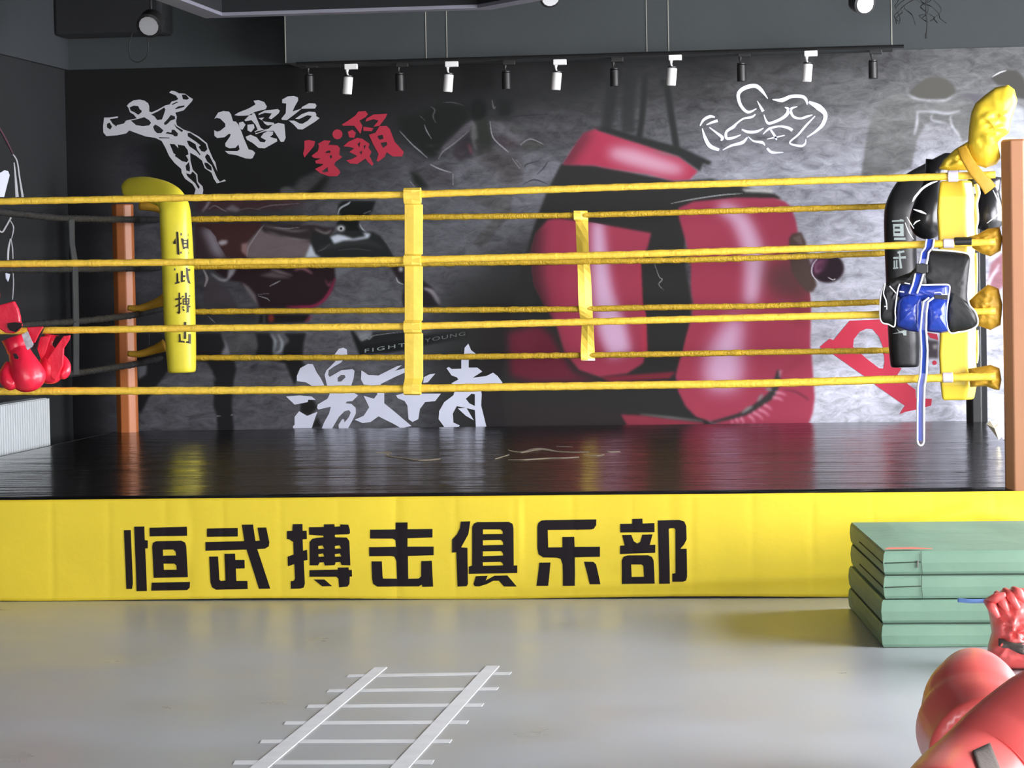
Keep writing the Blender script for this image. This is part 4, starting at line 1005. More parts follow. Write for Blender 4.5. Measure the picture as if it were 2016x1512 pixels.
cloth(dens([(1905,290),(1908,250),(1912,222),(1920,204),(1938,188),(1960,172),(1985,167),(1997,176),(2003,198),(1998,215),(1990,240),(1987,262),(1972,272),(1959,286),(1962,300),(1970,312),(1962,323),(1940,331),(1922,324),(1910,308)], 3), .04, .075, 'yellow_vinyl', 'pad_cover', 'crumpled yellow vinyl cover standing up beside the front right post', amp=.022, fr=.06)
st = interp([uy(x, y, Yv) for x, y, Yv in ((1893,289,.0),(1902,310,-.035),(1920,338,-.05),(1938,358,-.05),(1950,374,-.04))], 5)
MB().sweep(st, [(.006, .022+.012*i/len(st)) for i in range(len(st))], 12, up=(0, 1, 0), sq=.6).build('tie_strap', 'ochre', ring, smooth=True)
# turnbuckle sleeves between pad and post
for px_ in ([(1906,466),(1925,461),(1945,450),(1968,447),(1974,470),(1970,494),(1950,505),(1932,499),(1914,488)], [(1908,592),(1925,576),(1945,560),(1966,568),(1974,600),(1970,640),(1950,650),(1925,641),(1914,615)], [(1906,726),(1930,722),(1950,718),(1968,725),(1972,748),(1968,768),(1958,767),(1940,760),(1910,762)]):
    cloth(dens(px_, 4), .03, .05, 'ochre', 'turnbuckle_cover', amp=.022, fr=.09)
# rope tapes
for x0_, x1_, yy, m, r in ((1866,1886,347,'tape',.027),(1857,1878,479.5,'tape',.022),(1856,1876,743.5,'tape',.0235),(1879,1913,476,'tape_black',.021)):
    a = uy(x0_, yy, YR); b = uy(x1_, yy-.6, YR)
    o = MB().sweep([a, b], r, 14).build('tape_wrap', m, ring, smooth=False, bevel=.003)
# rear turnbuckle sleeves and connectors on both rear corners
for y_ in (606, 696):
    P = [uy(x, yy, YB-.25) for x, yy in ((252, y_), (275, y_+1), (305, y_-8), (325, y_-16))]
    MB().sweep(interp(P, 4), lerpn([.018, .024, .03, .045], 4), 12).build('turnbuckle_cover', 'ochre', ring, smooth=True)
P = [uy(x, yy, YB-.2) for x, yy in ((275, 405), (305, 408), (325, 415))]
MB().sweep(interp(P, 4), .03, 12).build('turnbuckle_cover', 'ochre', ring, smooth=True)

# skirt ----------------------------------------------------------------
tx0, tx1 = XL-.16, .075
def ztop(x):
    return CZ-.012
def bsurf(x, z):
    """y of the banner face at x, height z"""
    y = -.085
    y += -.018*(1-z/CZ)
    for cx_, am in ((-5.0, .002), (-3.9, .0018), (-2.9, .002), (-1.6, .002)):
        y += am*math.exp(-((x-cx_)/.03)**2)
    y += .006*mnoise.noise(Vector((x*.8, z*1.5, 3)))
    y += .010*mnoise.noise(Vector((x*.9+z*2.2, z*3.0-x*.6, 9)))*(1 if x < -3.9 or x > -2.3 else .4)
    # diagonal drag folds low on the right and at the corner
    d = (z-.06-.03*(x+2.2))
    if x > -2.6: y += -.013*math.exp(-(d/.03)**2)*min(1, (x+2.6)/.5)
    d2 = (z-.40+.33*abs(x+.2)**1.2)
    if x > -.7: y += -.018*math.exp(-(d2/.035)**2)
    # faint packing creases
    for k in range(21):
        xc = -5.7+k*.28
        if abs(x-xc) < .02: y += .0016*(1-abs(x-xc)/.02)
    return y
mb = MB(); vs = []; fs = []; nx, nz = 480, 30
for j in range(nz+1):
    for i in range(nx+1):
        x = tx0+(tx1-tx0)*i/nx
        zt_ = ztop(x); zb_ = .006+.004*math.sin(x*3.1)
        z = zb_+(zt_-zb_)*j/nz
        vs.append((x, bsurf(x, z), z))
for j in range(nz):
    for i in range(nx):
        k = j*(nx+1)+i; fs.append((k, k+1, k+nx+2, k+nx+1))
mb.add(vs, fs)
# return along the right side
mb.add([(tx1, bsurf(tx1, .006), .006), (tx1+.03, 1.5, .006), (tx1+.03, 1.5, CZ-.02), (tx1, bsurf(tx1, CZ-.02), CZ-.02)], [(0, 1, 2, 3)])
sk = mb.build('skirt', 'banner', ring, smooth=True); sk['label'] = 'yellow cloth banner skirt with seven black characters'
md = sk.modifiers.new('thickness', 'SOLIDIFY'); md.thickness = .002; md.offset = 1
A = Z(220, 1010, 400/2016); B = Z(550, 1010, 500/2016); Cc = Z(1000, 1000, 400/2016)
chars = [
 [[A([(120,172),(188,170),(212,700),(205,752),(148,752)])], [A([(222,136),(322,134),(328,268),(358,272),(358,350),(332,352),(352,772),(250,774)])],
  [A([(375,146),(745,136),(748,226),(377,232)])],
  [A([(402,330),(410,295),(440,280),(690,274),(728,292),(740,330),(757,636),(418,643)]), A([(508,364),(610,362),(634,380),(640,420),(510,424)]), A([(514,502),(620,502),(642,520),(645,562),(518,564)])],
  [A([(398,690),(778,682),(776,740),(750,764),(395,770)])]],
 [[A([(945,154),(1250,148),(1252,232),(946,236)])],
  [A([(930,288),(1318,278),(1292,116),(1402,114),(1428,276),(1472,272),(1448,144),(1534,142),(1566,290),(1560,330),(1525,352),(1446,358),(1578,748),(1466,750),(1340,362),(932,374)])],
  [A([(968,432),(1056,430),(1072,660),(1084,672),(1132,668),(1120,404),(1226,402),(1228,464),(1320,464),(1322,548),(1234,550),(1240,672),(1350,672),(1354,752),(1040,758),(1000,735),(984,690)])]],
 [[B([(106,88),(184,86),(186,140),(218,140),(220,206),(186,208),(190,300),(222,290),(226,372),(196,378),(206,560),(196,590),(170,598),(96,600),(94,540),(118,536),(128,520),(122,404),(70,422),(68,346),(116,328),(112,230),(80,208),(62,206),(62,142),(104,140)])],
  [B([(236,112),(354,110),(354,90),(438,88),(440,108),(484,106),(484,90),(548,92),(560,130),(562,160),(550,168),(444,172),(440,184),(448,192),(536,194),(556,220),(558,240),(566,414),(496,412),(486,388),(450,390),(442,412),(364,416),(354,390),(322,392),(310,414),(244,414),(242,230),(262,204),(300,196),(352,192),(350,180),(238,172)]),
   B([(310,262),(345,256),(358,282),(312,284)]), B([(442,262),(480,256),(492,280),(444,282)]), B([(312,326),(348,320),(358,344),(314,346)]), B([(442,326),(482,320),(494,344),(444,346)])],
  [B([(242,452),(466,448),(466,432),(552,430),(554,450),(578,450),(580,502),(562,504),(560,560),(545,582),(478,588),(472,520),(455,504),(242,504)])], [B([(276,526),(362,526),(422,578),(344,580)])]],
 [[B([(722,132),(922,130),(922,76),(1018,74),(1018,128),(1216,126),(1216,194),(1018,200),(1018,266),(1226,266),(1226,334),(1022,340),(1026,520),(1110,518),(1128,500),(1128,380),(1212,378),(1224,582),(1138,584),(1134,566),(1110,580),(780,582),(748,560),(740,520),(734,382),(816,382),(822,500),(826,518),(936,520),(930,380),(915,346),(888,340),(716,342),(714,270),(926,268),(922,216),(900,202),(722,202)])]],
 [[B([(1440,68),(1516,66),(1500,170),(1444,272),(1494,276),(1500,560),(1490,578),(1418,582),(1406,310),(1372,314),(1372,210),(1410,170),(1434,120)])],
  [B([(1530,110),(1545,84),(1570,72),(1820,70),(1850,86),(1858,120),(1862,416),(1890,414),(1890,474),(1506,482),(1506,424),(1532,416)]), B([(1616,130),(1755,130),(1772,146),(1774,166),(1616,168)]), B([(1616,216),(1760,214),(1776,230),(1778,252),(1616,256)]), B([(1616,304),(1760,302),(1776,318),(1778,336),(1616,342)]), B([(1616,390),(1758,386),(1776,400),(1778,414),(1618,418)])],
  [B([(1562,500),(1656,496),(1640,534),(1710,496),(1812,494),(1888,580),(1786,580),(1745,534),(1705,534),(1650,562),(1590,580),(1552,578),(1544,560)])]],
 [[Cc([(290,190),(300,150),(330,126),(370,122),(876,114),(876,170),(850,208),(820,214),(394,220),(400,392),(542,390),(540,288),(658,286),(662,386),(914,384),(914,484),(664,488),(668,768),(550,768),(544,560),(525,505),(480,492),(350,490),(305,460),(292,400)])],
  [Cc([(314,542),(424,540),(404,768),(288,768)])], [Cc([(756,532),(850,534),(876,560),(922,752),(816,752)])]],
 [[Cc([(1114,158),(1234,156),(1234,110),(1334,106),(1336,154),(1454,150),(1456,240),(1116,244)])],
  [Cc([(1134,268),(1224,266),(1250,330),(1285,352),(1315,335),(1334,264),(1436,262),(1408,366),(1464,364),(1462,444),(1114,456),(1114,374),(1160,372)])],
  [Cc([(1130,520),(1150,482),(1190,470),(1390,468),(1430,485),(1446,520),(1460,746),(1134,750)]), Cc([(1224,560),(1330,560),(1346,580),(1352,680),(1230,682)])],
  [Cc([(1488,124),(1700,118),(1750,134),(1770,180),(1774,310),(1750,360),(1712,404),(1774,404),(1780,680),(1770,715),(1740,728),(1634,728),(1632,650),(1664,646),(1662,215),(1650,200),(1610,202),(1596,210),(1610,746),(1504,748)])]]]
def to_banner(x, y):
    p = uy(x, y, -.095); return Vector((p.x, 0, p.z))
for ch in chars:
    mb = MB()
    for loops in ch:
        L = [[to_banner(*p) for p in lp] for lp in loops]
        tr = tessellate_polygon([[Vector((p.x, p.z, 0)) for p in lp] for lp in L])
        P = [p for lp in L for p in lp]
        mb.add(P, [tuple(t) for t in tr])
    me = bpy.data.meshes.new('character'); me.from_pydata(mb.v, [], mb.f)
    bm = bmesh.new(); bm.from_mesh(me)
    for _ in range(5):
        le = [e for e in bm.edges if e.calc_length() > .022]
        if not le: break
        bmesh.ops.subdivide_edges(bm, edges=le, cuts=1); bmesh.ops.triangulate(bm, faces=bm.faces)
    for v in bm.verts: v.co.y = bsurf(v.co.x, v.co.z)-.0045
    bmesh.ops.recalc_face_normals(bm, faces=bm.faces)
    if sum(f.normal.y for f in bm.faces) > 0: bmesh.ops.reverse_faces(bm, faces=bm.faces)
    bm.to_mesh(me); bm.free()
    o = link('character', me, 'letter', sk)
    md = o.modifiers.new('thickness', 'SOLIDIFY'); md.thickness = .001; md.offset = -1

# ------------------------------------------------------------------ agility ladder taped on the floor
lad = thing('floor_ladder', 'white tape agility ladder stuck flat on the grey floor', 'floor marking', uz(700, 1420, 0))
def ftape(px, name, h=.0012, zz=.0006):
    pts = [uz(x, y, 0) for x, y in px]
    MB().add([p+Vector((0, 0, zz)) for p in pts]+[p+Vector((0, 0, zz+h)) for p in pts], [(3,2,1,0),(4,5,6,7),(0,1,5,4),(1,2,6,5),(2,3,7,6),(3,0,4,7)]).build(name, 'floor_tape', lad)
def ext(a, b, y):  # extend line a-b to row y
    t = (y-a[1])/(b[1]-a[1]); return (a[0]+(b[0]-a[0])*t, y)
ftape([(737,1315),(762,1314.5),ext((762,1314.5),(529,1512),1600),ext((737,1315),(493,1512),1600)], 'rail', .0022)
ftape([(957,1312),(983,1312),ext((983,1312),(806,1512),1600),ext((957,1312),(769,1512),1600)], 'rail', .0022)
for (xa, ya, xb, yb, h_) in ((682,1331,1006,1326,5),(643,1360.5,980,1356.5,5.5),(603,1391,951,1388.5,6),(558,1424,921,1422.5,6.5),(511,1460.5,888,1460,7),(458,1502,853,1501,8),(400,1547,815,1546,9)):
    ftape([(xa,ya+h_/2),(xb-3,yb+h_/2),(xb+2,yb-h_/2),(xa+5,ya-h_/2)], 'rung')

# ------------------------------------------------------------------ green folding mats
def folding_mat(z0, h, front_px, label, flap, dy=0.0, dxs=0):
    fl_ = uz(front_px, 1275, 0); Wd, D = 1.7, 1.34
    ang = math.radians(6.2)
    t = thing('folding_mat', label, 'gym mat', (fl_.x+dxs, fl_.y+dy, z0), 'green folding mats stacked by the ring')
    R = Matrix.Rotation(ang, 3, 'Z'); o_ = Vector((fl_.x+dxs, fl_.y+dy, 0))
    # the front edge runs almost straight, the side edge leans with the mat
    def W(u, v, z): return o_+Vector((u-.11*v, v+u*.02, z))
    for k in range(2):
        za = z0+h*k/2+.002; zb_ = z0+h*(k+1)/2-.002
        n = 24; m_ = 14; vs = []; fs = []
        for lev in range(5):
            for i in range(n+1): pass
        # closed puffy slab: grid rings around the perimeter in section
        prof = [(-.0, .0), (.006, .12), (.010, .5), (.006, .88), (0, 1)]
        per = [(i/n, 0) for i in range(n)]+[(1, j/m_) for j in range(m_)]+[(1-i/n, 1) for i in range(n)]+[(0, 1-j/m_) for j in range(m_)]
        mb = MB()
        for (out, t_) in prof:
            for (a_, b_) in per:
                u_ = a_*Wd; v_ = b_*D
                wob = .003*mnoise.noise(Vector((u_*4, v_*4, z0*9+k)))
                if b_ == 0: v_ -= out+wob
                if a_ == 0: u_ -= out*.9+wob
                if b_ == 1: v_ += out
                if a_ == 1: u_ += out
                vs.append(W(u_, v_, za+(zb_-za)*t_))
        N = len(per)
        for r_ in range(len(prof)-1):
            for i in range(N):
                i2 = (i+1) % N; fs.append((r_*N+i, r_*N+i2, (r_+1)*N+i2, (r_+1)*N+i))
        mb.add(vs, fs)
        top = []; gf = []
        for j in range(m_+1):
            for i in range(n+1):
                u_ = i/n*Wd; v_ = j/m_*D
                e = min(i/n*Wd, Wd-i/n*Wd, v_, D-v_)
                z_ = zb_+((.006*mnoise.noise(Vector((u_*3, v_*3, 5)))+.003)*min(1, e/.15) if flap and k == 1 else 0)
                top.append(W(u_, v_, z_))
        for j in range(m_):
            for i in range(n): q_ = j*(n+1)+i; gf.append((q_, q_+1, q_+n+2, q_+n+1))
        mb.add(top, gf)
        mb.add([W(0, 0, za), W(Wd, 0, za), W(Wd, D, za), W(0, D, za)], [(3, 2, 1, 0)])
        me = bpy.data.meshes.new('panel'); me.from_pydata(mb.v, [], mb.f)
        bm = bmesh.new(); bm.from_mesh(me); bmesh.ops.remove_doubles(bm, verts=bm.verts, dist=4e-4); bmesh.ops.recalc_face_normals(bm, faces=bm.faces); bm.to_mesh(me); bm.free()
        pnl = link('panel', me, 'green', t, smooth=False)
        if flap:
            # zipped end: seam half way up the panel, pulled round the corner
            sm = MB(); zz = (za+zb_)/2
            sm.sweep([W(-.0115, .9, zz), W(-.0115, .0, zz), W(.0, -.012, zz), W(.14, -.012, zz+.004)], .0022, 6)
            sm.sweep([W(.142, -.0115, zb_), W(.142, -.0135, zz), W(.146, -.0115, za)], .0014, 6)
            sm.build('zip_seam', 'seam_and_gap_shade', pnl)
    # dark tube in the gap between the two panels, its colour stands for the shade there
    MB().box((0, 0, 0), (0, 0, 0))
    g = MB().sweep([W(-.004, D*.95, z0+h/2), W(-.004, -.004, z0+h/2), W(Wd, -.004, z0+h/2)], .003, 6); g.build('fold_gap_shade', 'seam_and_gap_shade', t)
    return t, W
mh = .195
t1, _ = folding_mat(0, mh, 1740, 'plain green folding mat at the bottom of the stack on the floor', False)
t2, W2 = folding_mat(mh+.001, mh, 1745, 'green folding mat with zipped corner, on top of the stack', True, dy=0.0)
MB().sweep([W2(.118, -.128+.128, mh*2+.004), W2(.0, .012, mh*2+.004)], .004, 6)
tr = MB(); tr.box((0,0,0),(0,0,0)); tr = MB()
tr.add([W2(.0, .002, mh*2+.0075), W2(.19, .0, mh*2+.0075), W2(.12, .045, mh*2+.0085), W2(.02, .04, mh*2+.0085)], [(0, 1, 2, 3)])
o = tr.build('corner_trim', 'red_trim', t2); md = o.modifiers.new('t', 'SOLIDIFY'); md.thickness = .002
mbx = MB().box(tuple(W2(.126, -.018, mh+.128)), tuple(W2(.132, -.012, mh+.158))); mbx.build('zip_pull', 'zip_metal', t2)

# ------------------------------------------------------------------ boxing gloves
def smooth_join(me, lv=1): pass
def glove(name, label, wrist, tip, size, m, face=(0,-1,0), thumb=1, group=None, opening=True, parts_only=None, trim=None):
    """wrist,tip: world points; body of the mitt runs wrist->tip"""
    w_ = Vector(wrist); t_ = Vector(tip); ax = (t_-w_); Lg = ax.length; ax.normalize()
    fc = Vector(face); fc = (fc-ax*fc.dot(ax)).normalized(); sd = ax.cross(fc)
    g = thing(name, label, 'boxing glove', (w_+t_)/2, group)
    s = size
    # mitt body
    st_ = [(.0, .40, .36), (.10, .42, .38), (.22, .46, .42), (.38, .54, .48), (.55, .62, .54), (.70, .66, .58), (.83, .60, .54), (.93, .44, .40), (.985, .22, .2), (1.0, .05, .05)]
    P = [w_+ax*Lg*a_+fc*(s*.10*math.sin(a_*PI)) for a_, _, _ in st_]
    R = [(s*c_*.5, s*b_*.5) for _, b_, c_ in st_]
    P = interp(P, 3); R = lerpn(R, 3)
    body = MB().sweep(P, R, 20, up=tuple(fc)).build('mitt', m, g, smooth=True, sub=1)
    # thumb
    b0 = w_+ax*Lg*.28+sd*thumb*s*.20
    TP = [b0, b0+ax*Lg*.16+sd*thumb*s*.14+fc*s*.06, b0+ax*Lg*.34+sd*thumb*s*.17+fc*s*.12, b0+ax*Lg*.48+sd*thumb*s*.10+fc*s*.14, b0+ax*Lg*.54+sd*thumb*s*.06+fc*s*.14]
    MB().sweep(interp(TP, 4), lerpn([s*.12, s*.135, s*.14, s*.12, s*.03], 4), 14).build('thumb', m, g, smooth=True, sub=1)
    # cuff: open tube
    c0 = w_-ax*Lg*.30
    prof = [(w_+ax*Lg*.03, .43), (w_-ax*Lg*.10, .42), (c0, .47)]
    cb = MB(); seg = 24; vs = []; fs = []
    rings = [(p, r*s*.5) for p, r in prof]+[(c0, .40*s*.5), (w_-ax*Lg*.06, .34*s*.5)]
    for p, r in rings:
        for k in range(seg):
            th = 2*PI*k/seg; vs.append(p+sd*math.cos(th)*r+fc*math.sin(th)*r*.85)
    for i in range(len(rings)-1):
        for k in range(seg): k2 = (k+1) % seg; fs.append((i*seg+k, i*seg+k2, (i+1)*seg+k2, (i+1)*seg+k))
    cb.add(vs, fs).build('cuff', m, g, smooth=True)
    lb = MB().add([w_-ax*Lg*.08+sd*math.cos(2*PI*k/seg)*.355*s*.5+fc*math.sin(2*PI*k/seg)*.31*s*.5 for k in range(seg)], [tuple(range(seg))])
    lb.build('lining', 'dark_in', g)
    return g
GY = -.10
def gp(x, y, Y=GY): return uy(x, y, Y)
grp = None
g1 = glove('boxing_glove', 'red leather glove hanging fingers down in front, nearest of the red bundle', gp(36,688,-.16), gp(64,768,-.16), .265, 'red', thumb=1, face=(.3,-1,.2))
g2 = glove('boxing_glove', 'red leather glove hanging at the right of the bundle with its cuff spread open', gp(104,682,-.03), gp(96,754,-.03), .20, 'red', thumb=-1, face=(.2,-1,0))
g3 = glove('boxing_glove', 'dull red glove cuff at the left photo edge, topmost of the bundle', gp(-10,622,-.08), gp(-62,566,-.08), .215, 'red', thumb=1, face=(0,-1,.3))
# patch and black strap of the near glove, open flaps of the second
A1 = Z(0, 560, 200/1260)
flat([[A1([(272,625),(345,580),(415,740),(405,770),(345,815),(330,790)])]], lambda x, y: uy(x, y, -.235), .004).build('label_patch', 'white_patch', g1)
flat([[A1([(160,860),(200,858),(232,900),(225,925),(185,920)])]], lambda x, y: uy(x, y, -.262), .004).build('eyelet', 'dark_in', g1)
flat([[A1([(480,640),(560,520),(500,660),(455,800),(400,800),(470,660)])]], lambda x, y: uy(x, y, -.13), .008).build('closure_strap', 'dark_in', g2)
o = flat([[A1([(560,900),(600,930),(700,780),(800,640),(880,628),(870,680),(800,790),(790,1000),(700,1190),(650,1150),(640,1000),(600,950)])]], lambda x, y: uy(x, y, -.08), .02).build('flap', 'red', g2, bevel=.006)
o = flat([[A1([(340,530),(545,520),(500,600),(440,720),(400,740),(360,610)])]], lambda x, y: uy(x, y, -.16), .012).build('flap', 'red', g2, bevel=.004)
o = flat([[A1([(500,650),(640,630),(600,760),(560,900),(640,1010),(540,1000),(470,800)])]], lambda x, y: uy(x, y, -.07), .014).build('flap', 'red', g2, bevel=.004)
flat([[A1([(625,650),(830,625),(620,925),(575,915),(560,860)])]], lambda x, y: uy(x, y, -.055), .01).build('lining', 'dark_in', g2)
# cuff of the topmost glove with dark opening
o = flat([[A1([(-60,300),(0,260),(190,205),(240,300),(265,400),(270,460),(290,500),(250,570),(180,605),(90,600),(0,540),(-60,520)])]], lambda x, y: uy(x, y, -.14), .03).build('wrist_wrap', 'red', g3, bevel=.012, bseg=3)
flat([[A1([(92,482),(180,468),(275,478),(270,530),(200,592),(120,570),(95,530)])]], lambda x, y: uy(x, y, -.172), .004).build('opening', 'dark_in', g3)

# black gloves behind the rear right pad and beside the front post
g4 = glove('boxing_glove', 'glossy black glove hanging between the black pad and the square yellow pad', gp(1842,352,2.2), gp(1822,470,2.2), .30, 'black_leather', thumb=-1, face=(-.3,-1,.1))
o = ribbon_sheet([(Z(1730,340,140/1512)([(720,620),(760,540),(830,450),(940,330),(1100,230),(1250,180)]), 4.5), (Z(1730,340,140/1512)([(740,780),(900,830),(1010,880)]), 4.5),
   (Z(1730,340,140/1512)([(600,940),(680,1080),(750,1190)]), 2.4), (Z(1730,340,140/1512)([(560,1060),(640,1260),(740,1420)]), 2.4), (Z(1730,340,140/1512)([(740,1110),(790,1050),(880,1010)]), 3)],
   lambda x, y: uy(x, y, 1.98), .004).build('white_stitching', 'white_pipe', g4)
g5 = glove('boxing_glove', 'glossy black glove with a white edge line, close against the front brown post', gp(1946,372,1.2), gp(1940,452,1.2), .27, 'black_leather', thumb=1, face=(.2,-1,0))
H8 = Z(1800, 140, 216/1089)
ribbon_sheet([(H8([(780,1180),(820,1260),(845,1340),(840,1410),(720,1512)]), 3)], lambda x, y: uy(x, y, 1.02), .004).build('white_stitching', 'white_pipe', g5)

# ------------------------------------------------------------------ blue and black protector hanging from the second rope
pr_ = thing('body_protector', 'blue and black padded protector with white piping, hung from a front rope by its strap', 'protector', uy(1830, 560, -.08))
G = Z(1720, 440, 296/1721)
def puff(px, Y, dep, m, name, par, tof=None):
    return cloth(dens(px, 5), Y, dep, m, name, amp=.004, par=par)
black_panel = G([(600,300),(660,300),(800,310),(960,325),(1060,345),(1100,375),(1108,420),(1095,560),(1080,720),(1075,850),(1095,930),(1150,1000),(1185,1080),(1188,1150),(1140,1200),(1050,1230),(960,1240),(900,1255),(860,1235),(835,1160),(825,1060),(840,860),(600,720),(500,560),(540,440)])
puff(black_panel, -.045, .03, 'black_vinyl', 'back_panel', pr_)
ch_ = G([(150,800),(140,690),(200,640),(420,560),(520,470),(620,500),(620,720),(400,800),(260,850)])
puff(ch_, -.055, .02, 'black_vinyl', 'back_panel', pr_)
puff(G([(135,690),(90,760),(75,870),(72,1000),(75,1090),(105,1140),(170,1155),(240,1180),(250,1060),(270,860),(290,720),(240,780),(180,710)]), -.07, .018, 'black_vinyl', 'side_panel', pr_)
puff(G([(300,700),(440,690),(860,700),(870,860),(840,900),(300,880),(280,780)]), -.075, .03, 'blue', 'waist_panel', pr_)
puff(G([(270,900),(320,830),(400,810),(500,820),(545,850),(550,1000),(540,1180),(520,1245),(400,1230),(262,1180),(258,1040)]), -.10, .045, 'blue', 'front_pad', pr_)
puff(G([(560,920),(620,850),(720,840),(830,870),(850,960),(845,1100),(862,1240),(780,1255),(610,1235),(590,1080)]), -.10, .045, 'blue', 'front_pad', pr_)
PY = -.118
def piping(strokes, w, Y=PY, m='white_pipe', name='piping'):
    for s_ in strokes:
        P = interp([uy(x, y, Y) for x, y in s_], 5)
        MB().sweep(P, w/2, 8).build(name, m, pr_, smooth=True)
piping([G([(660,298),(800,308),(960,322),(1070,345),(1105,385),(1108,440),(1095,560),(1080,720),(1078,860),(1100,940),(1160,1010),(1190,1090),(1185,1160),(1130,1205),(1040,1235),(960,1245),(900,1258),(862,1235),(840,1170),(828,1060),(850,880),(868,760),(860,710),(800,700),(545,705)])], .0085)
piping([G([(130,685),(95,760),(75,870),(70,1000),(75,1090),(105,1140),(170,1155),(235,1180),(250,1080),(245,1000),(262,850),(280,740),(300,690)])], .007)
piping([G([(180,715),(230,770),(255,800)]), G([(130,700),(112,800),(140,880),(150,960)]), G([(350,680),(415,692)]), G([(295,778),(350,785)]), G([(120,950),(148,952),(148,985)]), G([(690,795),(760,790),(790,815),(840,810)])], .006, Y=-.125)
# strap looped over the rope
def belt(rows, Y, lab=None):
    mb = MB(); me_ = MB()
    n = 6; R = []
    for i in range(len(rows)-1):
        for k in range(n): t = k/n; R.append(tuple(p+(q-p)*t for p, q in zip(rows[i], rows[i+1])))
    R.append(rows[-1])
    vs = []; fs = []
    for (xl, xr, y, yy) in R:
        a = uy(xl, y, yy); b = uy(xr, y, yy); vs += [a, b, b+Vector((0, .006, 0)), a+Vector((0, .006, 0))]
    for i in range(len(R)-1):
        o_ = i*4
        for k in range(4): k2 = (k+1) % 4; fs.append((o_+k, o_+k2, o_+4+k2, o_+4+k))
    fs += [(3,2,1,0), tuple(len(vs)-4+k for k in range(4))]
    mb.add(vs, fs); o = mb.build('strap', 'blue', pr_)
    me_.sweep([uy(r[0], r[2], r[3]-.003) for r in R], .0048, 8); me_.sweep([uy(r[1], r[2], r[3]-.003) for r in R], .0048, 8)
    me_.build('strap_edging', 'white_pipe', o, smooth=True)
    return o
b1 = belt([(1824,1839,471,-.055),(1821,1836,488,-.062),(1814,1828,497,-.09),(1812,1826,510,-.1),(1808,1823,523,-.1)], 0)
b2 = belt([(1802,1818,538,-.11),(1797,1812,560,-.12),(1790,1805,578,-.13)], 0)
flat([[G([(480,460),(560,455),(625,470),(625,560),(560,580),(480,560)])]], lambda x, y: uy(x, y, -.12), .02).build('buckle', 'black_vinyl', pr_, bevel=.004)
b3 = belt([(1829,1838,586,-.155),(1818,1827,594,-.158),(1815,1824,615,-.158),(1812,1823,650,-.155),(1814,1826,690,-.13),(1812,1824,735,-.085),(1807,1820,760,-.085),(1806,1819,800,-.085),(1806,1819,868,-.085)], 0)
piping([[(1806,868),(1808,874),(1812.5,877),(1817,874),(1819,868)]], .0096, Y=-.088)
flat([[G([(690,815),(850,820),(850,870),(700,860)])]], lambda x, y: uy(x, y, -.153), .006).build('buckle', 'black_vinyl', pr_, bevel=.002)

# crumpled cream scrap beside the front right post
cp = MB()
P0 = [uy(x, y, 3.2) for x, y in ((1942,835),(1949,828),(1955,832),(1957,840),(1968,832),(1972,860),(1966,866),(1953,848))]
c0 = sum(P0, Vector())/len(P0)
vs = P0+[c0+Vector((0, -.05, 0)), c0+Vector((0, .05, 0))]; n = len(P0)
cp.add(vs, [(i, (i+1) % n, n) for i in range(n)]+[((i+1) % n, i, n+1) for i in range(n)])
o = cp.build('paper_scrap', 'cream'); rebase(o, c0-Vector((0, 0, .03))); tag(o, 'small crumpled cream scrap lying behind the front brown post', 'scrap')

# ------------------------------------------------------------------ red leather bags lower right
def bag(name, label, spine, radii, up, m='red2', cat='training bag', seg=36, fold=.02):
    t = thing(name, label, cat, (spine[0][0], spine[0][1], 0))
    P = interp(spine, 8); R = lerpn(radii, 8); rr = []
    mb = MB().sweep(P, R, seg, up=up)
    me = bpy.data.meshes.new('body'); 
    for i, v in enumerate(mb.v):
        v = Vector(v); r_ = i//seg
        k = min(r_, len(P)-1)
        if r_ >= len(P): continue
        d = (v-P[k])
        L_ = d.length
        s_ = 1+fold*.7*math.sin(k*.9+2*math.atan2(d.z, d.x))+fold*1.2*mnoise.noise(v*6)
        mb.v[i] = tuple(P[k]+d*s_)
    o = mb.build('body', m, t, smooth=True, sub=1)
    return t, o
def g0(x, y, z): return uz(x, y, z)
# big bag lying, two lobes
t, o = bag('leather_dummy', 'large glossy red leather training dummy nearest the camera in the lower right corner', [g0(1908,1325,.30)+Vector((.02,.18,-.02)), g0(1916,1372,.26), g0(1922,1435,.20), g0(1950,1490,.16)],
    [.07, .14, .172, .17], (0, 0, 1))
P = [g0(2140,1385,.36), g0(2065,1440,.3), g0(1985,1508,.22), g0(1912,1570,.16), g0(1850,1640,.15)]
am = MB().sweep(interp(P, 8), lerpn([.15,.17,.175,.165,.15], 8), 32, up=(0, 0, 1))
for i, v in enumerate(am.v):
    v = Vector(v); c_ = interp(P, 8)[min(i//32, 32)]; am.v[i] = tuple(c_+(v-c_)*(1+.05*mnoise.noise(v*5)))
from mathutils.bvhtree import BVHTree
bv = BVHTree.FromPolygons([Vector(v) for v in am.v], am.f)
o2 = am.build('arm', 'red2', t, smooth=True, sub=1)
